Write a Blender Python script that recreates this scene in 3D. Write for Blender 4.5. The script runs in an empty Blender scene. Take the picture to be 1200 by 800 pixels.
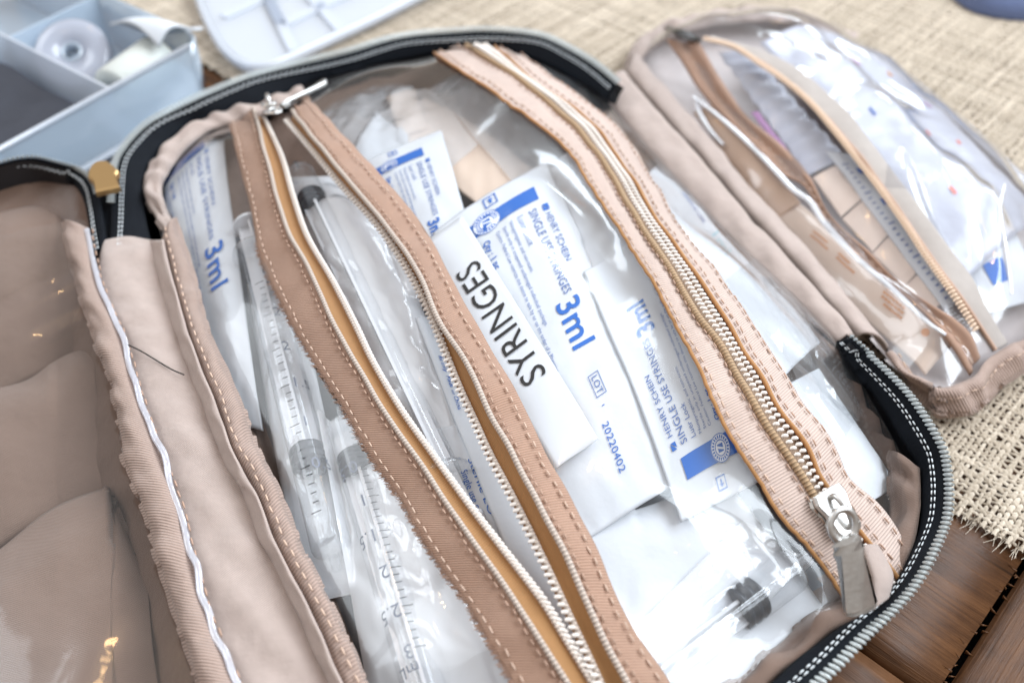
import bpy, math, random
import numpy as np
R = math.radians
random.seed(7); RNG = np.random.default_rng(7)
scene = bpy.context.scene
COL = scene.collection
U = 0.01                                   # everything below is written in centimetres

# ------------------------------------------------------------------ camera, light, exposure
TH, FPX, DIST = R(46), 1200.0, 38.0
CAM = np.array([0, -DIST*math.cos(TH), DIST*math.sin(TH)])
FW = np.array([0, math.cos(TH), -math.sin(TH)]); UPV = np.array([0, math.sin(TH), math.cos(TH)]); RT = np.array([1.0, 0, 0])
cam = bpy.data.cameras.new('camera'); camo = bpy.data.objects.new('camera', cam); COL.objects.link(camo)
camo.location = CAM*U; camo.rotation_euler = (math.pi/2-TH, 0, 0)
cam.sensor_width = 36; cam.lens = 36; cam.clip_start = .01; cam.clip_end = 60
cam.dof.use_dof = True; cam.dof.focus_distance = .295; cam.dof.aperture_fstop = 8.5
scene.camera = camo

world = bpy.data.worlds.new('World'); scene.world = world; world.use_nodes = True
wnt = world.node_tree; bg = wnt.nodes['Background']; bg.inputs[1].default_value = 1.0
wtc = wnt.nodes.new('ShaderNodeTexCoord'); wsp = wnt.nodes.new('ShaderNodeSeparateXYZ'); wr = wnt.nodes.new('ShaderNodeValToRGB')   # a pale room: floor, walls, ceiling
wmr = wnt.nodes.new('ShaderNodeMapRange'); wmr.inputs[1].default_value = -1; wmr.inputs[2].default_value = 1
wnt.links.new(wtc.outputs['Generated'], wsp.inputs[0]); wnt.links.new(wsp.outputs[2], wmr.inputs[0]); wnt.links.new(wmr.outputs[0], wr.inputs[0]); wnt.links.new(wr.outputs[0], bg.inputs[0])
we = wr.color_ramp.elements; we[0].position = .40; we[0].color = (.10, .07, .05, 1); we[1].position = .95; we[1].color = (.72, .72, .74, 1)
wk = we.new(.56); wk.color = (.36, .31, .27, 1); wk = we.new(.80); wk.color = (.56, .53, .51, 1)

def window_and_fill_pane(az, el, dist, w, h, L, col):
    d = np.array([math.sin(R(az))*math.cos(R(el)), math.cos(R(az))*math.cos(R(el)), math.sin(R(el))])
    l = bpy.data.lights.new('window_light', 'AREA'); l.shape = 'RECTANGLE'; l.size = w; l.size_y = h
    l.energy = L*math.pi*w*h; l.color = col
    o = bpy.data.objects.new('window_light', l); COL.objects.link(o)
    o.location = d*dist
    from mathutils import Vector
    o.rotation_euler = Vector(d).to_track_quat('Z', 'Y').to_euler()
for az in (13, 21):                        # narrow window straight across the table
    for el in ((23, 34) if az > 15 else (22,)): window_and_fill_pane(az, el, 2.4, .30, .40, 11.0, (.82, .915, 1.0))
for az in (46, 58):                        # window wall to the right
    for el in (29, 45): window_and_fill_pane(az, el, 2.4, .44, .58, 11.5, (.82, .915, 1.0))
for az in (80, 94, 108):
    for el in (38, 54): window_and_fill_pane(az, el, 2.4, .50, .54, 10.0, (.84, .92, 1.0))
for az, el_ in ((-84, 34), (-69, 34), (-84, 52), (-69, 52)):   # dimmer fill lamps added at the left to brighten that half
    window_and_fill_pane(az, el_, 2.4, .52, .66, 4.6, (.88, .94, 1))
for az, el, e in ((-12, 66, 2.2), (-9, 69, 2.2), (200, 66, 2.2)):
    l = bpy.data.lights.new('warm_bulb', 'POINT'); l.energy = e; l.color = (1, .62, .28); l.shadow_soft_size = .03
    o = bpy.data.objects.new('warm_bulb', l); COL.objects.link(o)
    o.location = (1.9*math.sin(R(az))*math.cos(R(el)), 1.9*math.cos(R(az))*math.cos(R(el)), 1.9*math.sin(R(el)))

vs = scene.view_settings; vs.view_transform = 'Standard'; vs.look = 'None'; vs.exposure = 0.04; vs.gamma = 1
scene.render.engine = 'CYCLES'
cy = scene.cycles; cy.use_denoising = True; cy.max_bounces = 10; cy.transparent_max_bounces = 40
cy.diffuse_bounces = 4; cy.glossy_bounces = 4; cy.transmission_bounces = 8
cy.caustics_reflective = False; cy.caustics_refractive = False; cy.sample_clamp_indirect = 4

# ------------------------------------------------------------------ geometry helpers (cm)
BA = R(26); ES = np.array([math.cos(BA), math.sin(BA)]); ET = np.array([-math.sin(BA), math.cos(BA)])
def st2w(s, t): return s*ES[0]+t*ET[0], s*ES[1]+t*ET[1]
def w2st(x, y): return x*ES[0]+y*ES[1], x*ET[0]+y*ET[1]
def ray(px):
    px = np.asarray(px, float)
    return FPX*FW + (px[..., 0:1]-600)*RT - (px[..., 1:2]-400)*UPV
def un(px, z=0.0):
    d = ray(px); k = (np.asarray(z, float)-CAM[2])/d[..., 2]
    return CAM + k[..., None]*d
def hit(px, hf, top=9.0):
    """where the sight line through a photo pixel meets the height field hf(x, y)"""
    d = ray(px); zs = np.linspace(top, -.5, 200)
    res = None; done = np.zeros(d.shape[:-1], bool)
    out = CAM + ((-.5-CAM[2])/d[..., 2])[..., None]*d
    pz = None
    for z in zs:
        P = CAM + ((z-CAM[2])/d[..., 2])[..., None]*d
        g = z-hf(P[..., 0], P[..., 1])
        if pz is not None:
            new = (~done) & (g <= 0)
            f = np.clip(pg/(pg-g+1e-9), 0, 1)
            zz = pz+(z-pz)*f
            Q = CAM + ((zz-CAM[2])/d[..., 2])[..., None]*d
            out = np.where(new[..., None], Q, out); done |= new
        pz, pg = z, g
    return out
def flat(z): return lambda x, y: z+0*x
def spline(pts, n):
    """Catmull-Rom through pts, n samples evenly spaced"""
    p = np.asarray(pts, float); e = np.vstack([2*p[0]-p[1], p, 2*p[-1]-p[-2]])
    o = []
    for i in range(len(p)-1):
        a, b, c, d = e[i:i+4]
        for t in np.linspace(0, 1, 14, endpoint=False):
            o.append(.5*(2*b+(c-a)*t+(2*a-5*b+4*c-d)*t*t+(3*b-a-3*c+d)*t**3))
    o.append(p[-1]); return resample(np.array(o), n)
def resample(p, n):
    L = np.r_[0, np.cumsum(np.linalg.norm(np.diff(p, axis=0), axis=1))]
    q = np.linspace(0, L[-1], n)
    return np.stack([np.interp(q, L, p[:, k]) for k in range(p.shape[1])], 1)
def length(p): return np.linalg.norm(np.diff(p, axis=0), axis=1).sum()
def unit(v): return v/(np.linalg.norm(v, axis=-1, keepdims=True)+1e-12)
_W = {}
def nz(x, y, seed=0, sc=1.0):
    """smooth noise about -1..1 with features of about sc cm"""
    if seed not in _W:
        r = np.random.default_rng(seed+100); a = r.uniform(0, 2*np.pi, 9); k = r.uniform(.6, 1.9, 9)
        _W[seed] = (np.cos(a)*k, np.sin(a)*k, r.uniform(0, 6.28, 9))
    kx, ky, ph = _W[seed]
    v = 0*x
    for i in range(9): v = v+np.sin((kx[i]*x+ky[i]*y)*2.6/sc+ph[i])
    return v/4.2
def creases(x, y, segs):
    v = 0*x
    for (ax, ay, bx, by, w, h) in segs:
        dx, dy = bx-ax, by-ay; L2 = dx*dx+dy*dy
        t = ((x-ax)*dx+(y-ay)*dy)/L2; tc = np.clip(t, 0, 1)
        d2 = (x-ax-tc*dx)**2+(y-ay-tc*dy)**2
        v = v+h*np.exp(-d2/(w*w))*np.clip(np.sin(np.pi*np.clip(t*.9+.05, 0, 1))*1.3, 0, 1)
    return v
def sdf_poly(poly):
    P = np.asarray(poly, float); Q = np.roll(P, -1, 0)
    def f(x, y):
        x = np.asarray(x, float); y = np.asarray(y, float)
        sh = x.shape; X = x.ravel(); Y = y.ravel(); d = np.full(X.shape, 1e9); ins = np.zeros(X.shape, bool)
        for (ax, ay), (bx, by) in zip(P, Q):
            dx, dy = bx-ax, by-ay; t = np.clip(((X-ax)*dx+(Y-ay)*dy)/(dx*dx+dy*dy+1e-9), 0, 1)
            d = np.minimum(d, np.hypot(X-ax-t*dx, Y-ay-t*dy))
            c = ((ay > Y) != (by > Y)); xi = ax+(Y-ay)*dx/(dy if abs(dy) > 1e-9 else 1e-9)
            ins ^= c & (X < xi)
        return np.where(ins, d, -d).reshape(sh)
    return f

ORG = {}
def org(o):
    while o is not None and o.name not in ORG: o = o.parent
    return ORG[o.name] if o is not None else np.zeros(3)
def mk(name, V, F, mat, parent=None, uv=None, smooth=True, kind=None, loc=None, label=None):
    V = np.asarray(V, float).reshape(-1, 3)
    o0 = org(parent) if parent is not None else (np.asarray(loc, float) if loc is not None else np.array([V[:, 0].mean(), V[:, 1].mean(), V[:, 2].min()]))
    me = bpy.data.meshes.new(name)
    if isinstance(F, np.ndarray):
        k = F.shape[1]; me.vertices.add(len(V)); me.vertices.foreach_set('co', ((V-o0)*U).astype('f4').ravel())
        me.loops.add(F.size); me.loops.foreach_set('vertex_index', F.astype('i4').ravel())
        me.polygons.add(len(F)); me.polygons.foreach_set('loop_start', np.arange(0, F.size, k, dtype='i4'))
        me.update(calc_edges=True)
    else:
        me.from_pydata([tuple(v) for v in (V-o0)*U], [], F)
    if uv is not None:
        l = me.uv_layers.new(name='UVMap'); vi = np.empty(len(me.loops), 'i4'); me.loops.foreach_get('vertex_index', vi)
        l.data.foreach_set('uv', np.asarray(uv, float).reshape(-1, 2)[vi].astype('f4').ravel())
    if smooth: me.polygons.foreach_set('use_smooth', np.ones(len(me.polygons), bool))
    me.materials.append(mat); me.validate()
    o = bpy.data.objects.new(name, me); COL.objects.link(o)
    if parent is not None: o.parent = parent
    else: o.location = o0*U; ORG[o.name] = o0
    if kind: o['kind'] = kind
    if label: o['label'] = label
    return o
def tag(o, label, cat, group=None):
    o['label'] = label; o['category'] = cat
    if group: o['group'] = group
    return o
def thing(name, loc, label, cat, group=None):
    o = bpy.data.objects.new(name, None); COL.objects.link(o); o.empty_display_size = .02
    o.location = np.asarray(loc, float)*U; ORG[o.name] = np.asarray(loc, float)
    return tag(o, label, cat, group)
def gridF(n, m, cu=False, cv=False):
    i = np.arange(n if cu else n-1)[:, None]; j = np.arange(m if cv else m-1)[None]
    a = i*m+j; b = ((i+1) % n)*m+j; c = ((i+1) % n)*m+(j+1) % m; d = i*m+(j+1) % m
    return np.stack([a, b, c, d], -1).reshape(-1, 4)
def sheet(name, P, mat, parent=None, uv=None, thick=0, **kw):
    """a grid P[n,m,3]; thick gives it a second face below and closed edges"""
    n, m = P.shape[:2]
    if thick:
        N = normals(P); Q = P-N*thick
        ring = np.concatenate([P, Q[:, ::-1]], 1)
        u2 = None if uv is None else np.concatenate([uv, uv[:, ::-1]], 1)
        F = gridF(n, 2*m, False, True)
        c0 = [[j, j+1, 2*m-2-j, 2*m-1-j] for j in range(m-1)]
        c1 = [[(n-1)*2*m+k for k in q[::-1]] for q in c0]
        return mk(name, ring, np.vstack([F, np.array(c0), np.array(c1)]), mat, parent, u2, **kw)
    return mk(name, P, gridF(n, m), mat, parent, uv, **kw)
def normals(P):
    du = np.gradient(P, axis=0); dv = np.gradient(P, axis=1); N = unit(np.cross(du, dv))
    return np.where(N[..., 2:3] < 0, -N, N)
def cmuv(P):
    a = np.linalg.norm(np.diff(P, axis=0), axis=2); a = np.vstack([np.zeros((1, P.shape[1])), np.cumsum(a, 0)])
    b = np.linalg.norm(np.diff(P, axis=1), axis=2); b = np.hstack([np.zeros((P.shape[0], 1)), np.cumsum(b, 1)])
    a = np.repeat(a.mean(1, keepdims=True), P.shape[1], 1)
    return np.stack([b, a], -1)
def tube(path, r, sides=8, flat_=1.0, up=None):
    p = np.asarray(path, float); n = len(p); T = unit(np.gradient(p, axis=0))
    up = np.array([0, 0, 1.0]) if up is None else np.asarray(up, float)
    S = unit(np.cross(T, up)); N = np.cross(S, T)
    r = np.broadcast_to(np.asarray(r, float), (n,))
    a = np.linspace(0, 2*np.pi, sides, endpoint=False)
    V = p[:, None]+(S[:, None]*np.cos(a)[None, :, None]+N[:, None]*np.sin(a)[None, :, None]*flat_)*r[:, None, None]
    F = gridF(n, sides, False, True)
    base = n*sides; V = np.vstack([V.reshape(-1, 3), p[:1], p[-1:]])
    j = np.arange(sides); k = (j+1) % sides
    c = np.stack([k, j, np.full(sides, base), np.full(sides, base)], 1)
    d = np.stack([j+(n-1)*sides, k+(n-1)*sides, np.full(sides, base+1), np.full(sides, base+1)], 1)
    return V, [tuple(f) for f in F]+[tuple(f[:3]) for f in c]+[tuple(f[:3]) for f in d]
class MB:
    def __init__(s): s.V = []; s.F = []; s.n = 0
    def add(s, V, F):
        V = np.asarray(V).reshape(-1, 3); s.V.append(V); s.F += [tuple(int(i)+s.n for i in f) for f in F]; s.n += len(V)
    def build(s, name, mat, parent=None, **kw): return mk(name, np.vstack(s.V), s.F, mat, parent, **kw) if s.n else None
def box(c, ax, ay, az):
    c, ax, ay, az = [np.asarray(k, float) for k in (c, ax, ay, az)]
    V = [c+i*ax+j*ay+k*az for i in (-1, 1) for j in (-1, 1) for k in (-1, 1)]
    return V, [(0, 1, 3, 2), (4, 6, 7, 5), (0, 4, 5, 1), (2, 3, 7, 6), (0, 2, 6, 4), (1, 5, 7, 3)]
def prism(poly, z0, z1, bev=.0):
    """poly: world points (n,2or3) -> solid between heights z0,z1 (offsets when poly has z)"""
    P = np.asarray(poly, float)
    if P.shape[1] == 2: P = np.c_[P, np.zeros(len(P))]
    n = len(P); c = P.mean(0)
    a = P+[0, 0, z0]; b = P+[0, 0, z1-bev]; t = P+unit(c-P)*bev+[0, 0, bev*0+z1]
    V = np.vstack([a, b, t]); F = [tuple(range(n))[::-1], tuple(range(2*n, 3*n))]
    for i in range(n):
        j = (i+1) % n; F += [(i, j, n+j, n+i), (n+i, n+j, 2*n+j, 2*n+i)]
    return V, F
def capsule(a, b, r, N):
    """a stitch: 4-sided spindle"""
    a = np.asarray(a); b = np.asarray(b); T = unit(b-a); S = np.cross(T, N)
    V = [a-N*r*.4]
    for f, k in ((.18, .85), (.5, 1.0), (.82, .85)):
        c = a+(b-a)*f+N*r*.5
        V += [c+S*r*k, c+N*r*k, c-S*r*k, c-N*r*k]
    V.append(b-N*r*.4); F = []
    for i in range(4):
        j = (i+1) % 4; F += [(0, 1+j, 1+i), (13, 9+i, 9+j)]
        for q in (0, 1): F.append((1+4*q+i, 1+4*q+j, 5+4*q+j, 5+4*q+i))
    return V, F
def stitch(P, N, mb, dash=.24, gap=.10, r=.035, jit=.02):
    L = length(P); n = max(2, int(L/(dash+gap))); Q = resample(P, n*4+1); M = resample(N, n*4+1)
    for i in range(n):
        j = RNG.normal(0, jit, 3)
        mb.add(*capsule(Q[4*i]+j, Q[4*i+3]+j*.5, r, unit(M[4*i+1])))

# ------------------------------------------------------------------ materials
def node_mat(name):
    m = bpy.data.materials.new(name); m.use_nodes = True; nt = m.node_tree; nt.nodes.clear()
    out = nt.nodes.new('ShaderNodeOutputMaterial'); return m, nt, out
def N_(nt, t, **kw):
    n = nt.nodes.new(t)
    for k, v in kw.items():
        if k.startswith('i_'): n.inputs[int(k[2:]) if k[2:].isdigit() else k[2:].replace('_', ' ')].default_value = v
        else: setattr(n, k, v)
    return n
def math_(nt, op, a, b=None, c=None):
    n = nt.nodes.new('ShaderNodeMath'); n.operation = op
    for i, v in enumerate((a, b, c)):
        if v is None: continue
        if isinstance(v, (int, float)): n.inputs[i].default_value = v
        else: nt.links.new(v, n.inputs[i])
    return n.outputs[0]
def pbr(name, col, rough=.5, metal=0, spec=.5, sheen=0, noise=None, bump=None, trans=0, ior=1.5, sss=0, coat=0, alpha=1):
    """noise=(scale per m, amount), bump=list of (kind, params)"""
    m, nt, out = node_mat(name); L = nt.links.new
    p = N_(nt, 'ShaderNodeBsdfPrincipled'); L(p.outputs[0], out.inputs[0])
    p.inputs['Base Color'].default_value = (*col, 1); p.inputs['Roughness'].default_value = rough; p.inputs['Metallic'].default_value = metal
    p.inputs['Specular IOR Level'].default_value = spec; p.inputs['Sheen Weight'].default_value = sheen; p.inputs['IOR'].default_value = ior
    p.inputs['Transmission Weight'].default_value = trans; p.inputs['Coat Weight'].default_value = coat; p.inputs['Alpha'].default_value = alpha
    if sss: p.inputs['Subsurface Weight'].default_value = sss; p.inputs['Subsurface Radius'].default_value = (.004, .003, .002); p.inputs['Subsurface Scale'].default_value = .5
    tc = N_(nt, 'ShaderNodeTexCoord')
    if noise:
        n = N_(nt, 'ShaderNodeTexNoise', i_Scale=noise[0], i_Detail=6.0, i_Roughness=.6); L(tc.outputs['Object'], n.inputs['Vector'])
        hs = N_(nt, 'ShaderNodeHueSaturation'); hs.inputs['Color'].default_value = (*col, 1)
        L(math_(nt, 'MULTIPLY_ADD', n.outputs[0], noise[1]*2, 1-noise[1]), hs.inputs['Value']); L(hs.outputs[0], p.inputs['Base Color'])
    h = None
    for b in bump or []:
        if b[0] == 'noise':
            n = N_(nt, 'ShaderNodeTexNoise', i_Scale=b[1], i_Detail=4.0); L(tc.outputs['Object'], n.inputs['Vector']); v = n.outputs[0]
        elif b[0] == 'crinkle':
            n0 = N_(nt, 'ShaderNodeTexNoise', i_Scale=b[1]*.7, i_Detail=2.0); L(tc.outputs['Object'], n0.inputs['Vector'])
            mx = N_(nt, 'ShaderNodeVectorMath', operation='MULTIPLY_ADD'); L(n0.outputs['Color'], mx.inputs[0]); mx.inputs[1].default_value = (.9/b[1],)*3; L(tc.outputs['Object'], mx.inputs[2])
            n = N_(nt, 'ShaderNodeTexVoronoi', i_Scale=b[1]); L(mx.outputs[0], n.inputs['Vector']); v = n.outputs['Distance']
        else:                                           # ribs / weave in UV centimetres
            sp = N_(nt, 'ShaderNodeSeparateXYZ'); L(tc.outputs['UV'], sp.inputs[0])
            sv = math_(nt, 'SINE', math_(nt, 'MULTIPLY', sp.outputs[1], 2*math.pi/b[1]))
            if b[0] == 'rib': v = math_(nt, 'MULTIPLY_ADD', sv, .5, .5)
            elif b[0] == 'weave':
                su = math_(nt, 'SINE', math_(nt, 'MULTIPLY', sp.outputs[0], 2*math.pi/b[1])); v = math_(nt, 'MULTIPLY_ADD', math_(nt, 'MULTIPLY', su, sv), .5, .5)
            else:
                v = math_(nt, 'MULTIPLY_ADD', math_(nt, 'SINE', math_(nt, 'MULTIPLY', math_(nt, 'MULTIPLY_ADD', sp.outputs[0], .8, sp.outputs[1]), 2*math.pi/b[1])), .5, .5)
            if len(b) > 3 and b[3]:                     # thread colour darkens between ribs
                mxc = N_(nt, 'ShaderNodeMix', data_type='RGBA', blend_type='MULTIPLY'); mxc.inputs[0].default_value = b[3]
                src = p.inputs['Base Color'].links[0].from_socket if p.inputs['Base Color'].is_linked else None
                if src: L(src, mxc.inputs[6])
                else: mxc.inputs[6].default_value = (*col, 1)
                cr = N_(nt, 'ShaderNodeMapRange'); L(v, cr.inputs[0]); cr.inputs[3].default_value = .3; cr.inputs[4].default_value = 1.1
                L(cr.outputs[0], mxc.inputs[7]); L(mxc.outputs[2], p.inputs['Base Color'])
        bp = N_(nt, 'ShaderNodeBump'); bp.inputs['Strength'].default_value = 1; bp.inputs['Distance'].default_value = b[2]*U
        L(v, bp.inputs['Height'])
        if h: L(h, bp.inputs['Normal'])
        h = bp.outputs[0]
    if h: L(h, p.inputs['Normal'])
    return m
def film(name, tint=(.95, .96, .98), rough=.03, milk=0.0, milkcol=(.85, .88, .92), refl=1.6, bumps=(), soft=0.0, rough2=.2):
    """thin clear plastic: transparent body, Fresnel reflection, an optional milky share"""
    m, nt, out = node_mat(name); L = nt.links.new
    tc = N_(nt, 'ShaderNodeTexCoord'); h = None
    for (kind, sc, d) in bumps:
        if kind == 'noise':
            n = N_(nt, 'ShaderNodeTexNoise', i_Scale=sc, i_Detail=2.5, i_Distortion=.6); L(tc.outputs['Object'], n.inputs['Vector']); v = n.outputs[0]
        else:
            n0 = N_(nt, 'ShaderNodeTexNoise', i_Scale=sc*.7, i_Detail=2.0); L(tc.outputs['Object'], n0.inputs['Vector'])
            mx = N_(nt, 'ShaderNodeVectorMath', operation='MULTIPLY_ADD'); L(n0.outputs['Color'], mx.inputs[0]); mx.inputs[1].default_value = (1.1/sc,)*3; L(tc.outputs['Object'], mx.inputs[2])
            n = N_(nt, 'ShaderNodeTexVoronoi', i_Scale=sc); L(mx.outputs[0], n.inputs['Vector']); v = n.outputs['Distance']
        bp = N_(nt, 'ShaderNodeBump'); bp.inputs['Strength'].default_value = 1; bp.inputs['Distance'].default_value = d*U; L(v, bp.inputs['Height'])
        if h: L(h, bp.inputs['Normal'])
        h = bp.outputs[0]
    lw = N_(nt, 'ShaderNodeLayerWeight', i_Blend=.5)
    gl = N_(nt, 'ShaderNodeBsdfGlossy'); gl.inputs['Roughness'].default_value = rough
    if h: L(h, lw.inputs['Normal']); L(h, gl.inputs['Normal'])
    fr = math_(nt, 'MULTIPLY_ADD', math_(nt, 'POWER', lw.outputs['Facing'], 5.0), .9, .045)
    fac = math_(nt, 'MINIMUM', math_(nt, 'MULTIPLY', fr, refl), .95)
    tr = N_(nt, 'ShaderNodeBsdfTransparent'); tr.inputs[0].default_value = (*tint, 1)
    body = tr.outputs[0]
    if milk:
        df = N_(nt, 'ShaderNodeBsdfDiffuse'); df.inputs[0].default_value = (*milkcol, 1); tl = N_(nt, 'ShaderNodeBsdfTranslucent'); tl.inputs[0].default_value = (*milkcol, 1)
        ms = N_(nt, 'ShaderNodeMixShader', i_0=.15); L(df.outputs[0], ms.inputs[1]); L(tl.outputs[0], ms.inputs[2])
        m2 = N_(nt, 'ShaderNodeMixShader', i_0=milk); L(body, m2.inputs[1]); L(ms.outputs[0], m2.inputs[2]); body = m2.outputs[0]
    go = gl.outputs[0]
    if soft:                                            # scuffed film: part of the sheen is spread wide
        g2 = N_(nt, 'ShaderNodeBsdfGlossy'); g2.inputs['Roughness'].default_value = rough2
        if h: L(h, g2.inputs['Normal'])
        ms2 = N_(nt, 'ShaderNodeMixShader', i_0=soft); L(go, ms2.inputs[1]); L(g2.outputs[0], ms2.inputs[2]); go = ms2.outputs[0]
    mm = N_(nt, 'ShaderNodeMixShader'); L(fac, mm.inputs[0]); L(body, mm.inputs[1]); L(go, mm.inputs[2]); L(mm.outputs[0], out.inputs[0])
    return m
def translucent_cloth(name, col, back, mix, bump):
    m = pbr(name, col, .75, spec=.2, sheen=.25, noise=(260, .12), bump=bump); nt = m.node_tree; L = nt.links.new
    p = [n for n in nt.nodes if n.type == 'BSDF_PRINCIPLED'][0]; out = [n for n in nt.nodes if n.type == 'OUTPUT_MATERIAL'][0]
    tl = N_(nt, 'ShaderNodeBsdfTranslucent'); tl.inputs[0].default_value = (*back, 1)
    ms = N_(nt, 'ShaderNodeMixShader', i_0=mix); L(p.outputs[0], ms.inputs[1]); L(tl.outputs[0], ms.inputs[2]); L(ms.outputs[0], out.inputs[0]); return m

M = {}
M['vinyl'] = film('clear_vinyl', (.988, .991, .996), .04, .0, (.9, .93, 1), 1.9, (('noise', 20, .022),), .66, .24)
M['vinyl_soft'] = film('crumpled_vinyl', (.965, .96, .955), .05, .01, (.9, .88, .86), 1.5, (('noise', 20, .04),), .6, .25)
M['wrap'] = film('syringe_wrap', (.985, .99, .995), .05, .38, (.93, .96, 1.0), 1.8, (('crinkle', 85, .05), ('noise', 60, .08)))
M['poly'] = film('polypropylene', (.92, .96, 1.0), .12, .44, (.76, .88, 1.0), 3.0, (('noise', 20, .02),))
M['poly_white'] = film('polypropylene_lid', (.94, .96, 1), .22, .52, (.90, .94, 1.0), 1.8, (('noise', 20, .02),))
M['vinyl_p'] = film('pouch_vinyl', (.98, .98, .99), .035, .04, (.9, .92, 1), 2.3, (('noise', 45, .04),), .6, .2)
M['fold'] = film('vinyl_fold', (.9, .92, .96), .06, .75, (.95, .96, 1), 4.0, (('noise', 90, .04),))
M['barrel'] = film('syringe_plastic', (.99, .995, 1), .04, .04, (.9, .95, 1), 1.0)
M['edge'] = film('vinyl_cut_edge', (.9, .92, .96), .08, .45, (.9, .9, .97), 2.5, (('noise', 120, .05),))
M['paper'] = pbr('medical_paper', (.63, .655, .69), .55, spec=.35, noise=(45, .035), bump=[('noise', 40, .10), ('crinkle', 45, .035), ('noise', 900, .004)])
M['paper_thin'] = pbr('label_paper', (.69, .71, .74), .5, spec=.3, noise=(60, .02), bump=[('noise', 40, .02)])
M['tan_paper'] = pbr('tan_sachet', (.72, .57, .46), .5, spec=.4, noise=(40, .06), bump=[('noise', 60, .06)])
M['tan_dark'] = pbr('brown_sachet', (.60, .40, .27), .4, spec=.5, noise=(30, .12), bump=[('noise', 60, .08)])
M['foil'] = pbr('white_foil', (.50, .52, .60), .35, spec=.7, noise=(50, .06), bump=[('noise', 80, .08)])
M['grosgrain'] = translucent_cloth('beige_grosgrain', (.80, .63, .545), (.62, .38, .24), .18, [('rib', .085, .022, .34), ('noise', 900, .008)])  # paler lit copy of the tape: window sheen is in the base colour
M['grosgrain_tan'] = translucent_cloth('tan_grosgrain', (.60, .38, .275), (.62, .32, .14), .22, [('rib', .080, .022, .36), ('noise', 900, .008)])
M['ziptape'] = translucent_cloth('orange_tan_zip_tape', (.60, .33, .14), (.70, .34, .10), .35, [('twill', .07, .015, .3)])  # glow of light through the cloth is put into the orange base
M['satin'] = translucent_cloth('beige_satin', (.56, .45, .40), (.6, .42, .3), .12, [('twill', .06, .010, .3), ('noise', 70, .10), ('noise', 240, .03)])
M['binding'] = translucent_cloth('beige_binding', (.50, .365, .305), (.6, .4, .3), .12, [('rib', .105, .022, .42), ('noise', 110, .10), ('noise', 700, .012)])
M['lining'] = pbr('beige_lining', (.27, .178, .135), .6, spec=.3, sheen=.2, noise=(60, .10), bump=[('weave', .06, .016, .5), ('noise', 45, .2)])
M['pale_satin'] = translucent_cloth('pale_satin', (.47, .42, .385), (.6, .5, .42), .15, [('noise', 160, .03)])
M['wrap_paper'] = pbr('wrapper_paper', (.86, .88, .91), .5, spec=.3, noise=(60, .03), bump=[('noise', 55, .05)])
M['brown_lining'] = pbr('brown_lining', (.15, .095, .07), .45, spec=.4, noise=(50, .2), bump=[('noise', 70, .15)])  # dark brown mesh; on the side panel its tone also holds shade
M['tan_square'] = pbr('tan_square', (.78, .63, .53), .5, noise=(40, .05))
M['zip_base'] = pbr('zip_base_tape', (.42, .29, .20), .7, bump=[('twill', .07, .015, .3)])
M['wrap_milky'] = film('milky_syringe_wrap', (.99, .992, 1), .05, .76, (.95, .97, 1.0), 1.9, (('crinkle', 60, .05), ('noise', 50, .08)))
M['wrap_clear'] = film('clear_syringe_wrap', (.985, .99, .995), .05, .10, (.90, .94, .98), 1.7, (('crinkle', 60, .03), ('noise', 50, .06)))
M['pouch_back'] = pbr('pale_pouch_back', (.56, .50, .48), .6, noise=(60, .1), bump=[('noise', 60, .1)])
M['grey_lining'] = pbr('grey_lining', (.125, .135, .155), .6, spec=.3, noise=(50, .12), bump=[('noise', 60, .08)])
M['black'] = pbr('black_nylon', (.008, .010, .014), .7, spec=.12, sheen=.0, noise=(300, .3), bump=[('twill', .06, .012)])
M['shell'] = pbr('black_shell', (.012, .012, .015), .5, noise=(200, .2), bump=[('noise', 300, .02)])
M['silver_coil'] = pbr('silver_coil', (.52, .56, .56), .28, metal=.35, spec=.6)
M['coil'] = pbr('cream_coil', (.76, .69, .63), .3, spec=.5)
M['coil_tan'] = pbr('tan_coil', (.62, .45, .32), .4, spec=.5)
M['thread'] = pbr('beige_thread', (.60, .43, .33), .7)
M['thread_brown'] = pbr('brown_thread', (.46, .30, .22), .7)
M['thread_white'] = pbr('white_thread', (.68, .72, .74), .6)
M['cord'] = pbr('cream_cord', (.66, .55, .47), .6, bump=[('rib', .12, .04, .5)])
M['cord_gold'] = pbr('tan_cord', (.50, .33, .19), .6, bump=[('rib', .12, .04, .5)])
M['metal'] = pbr('nickel', (.66, .65, .63), .34, metal=1, noise=(300, .22), bump=[('noise', 420, .012)])
M['gold'] = pbr('gold_metal', (.70, .47, .22), .30, metal=1, bump=[('noise', 300, .004)])
M['dark_metal'] = pbr('dark_metal', (.12, .12, .12), .35, metal=1)
M['rubber'] = pbr('grey_rubber', (.03, .035, .045), .35, spec=.5)
M['blue'] = pbr('print_blue', (.012, .12, .46), .6, spec=.2)
M['blue_pale'] = pbr('print_pale_blue', (.07, .14, .38), .6, spec=.2)
M['ink'] = pbr('print_black', (.006, .006, .007), .6, spec=.15)
M['ink_grey'] = pbr('print_grey', (.12, .14, .20), .5)
M['teal'] = pbr('print_teal', (.18, .48, .56), .5)
M['white_print'] = pbr('print_white', (.8, .82, .86), .5)
M['orange'] = pbr('print_orange', (.66, .27, .08), .5)
M['red'] = pbr('print_red', (.70, .20, .17), .5)
M['purple'] = pbr('purple_foil', (.42, .20, .42), .4)

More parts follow.
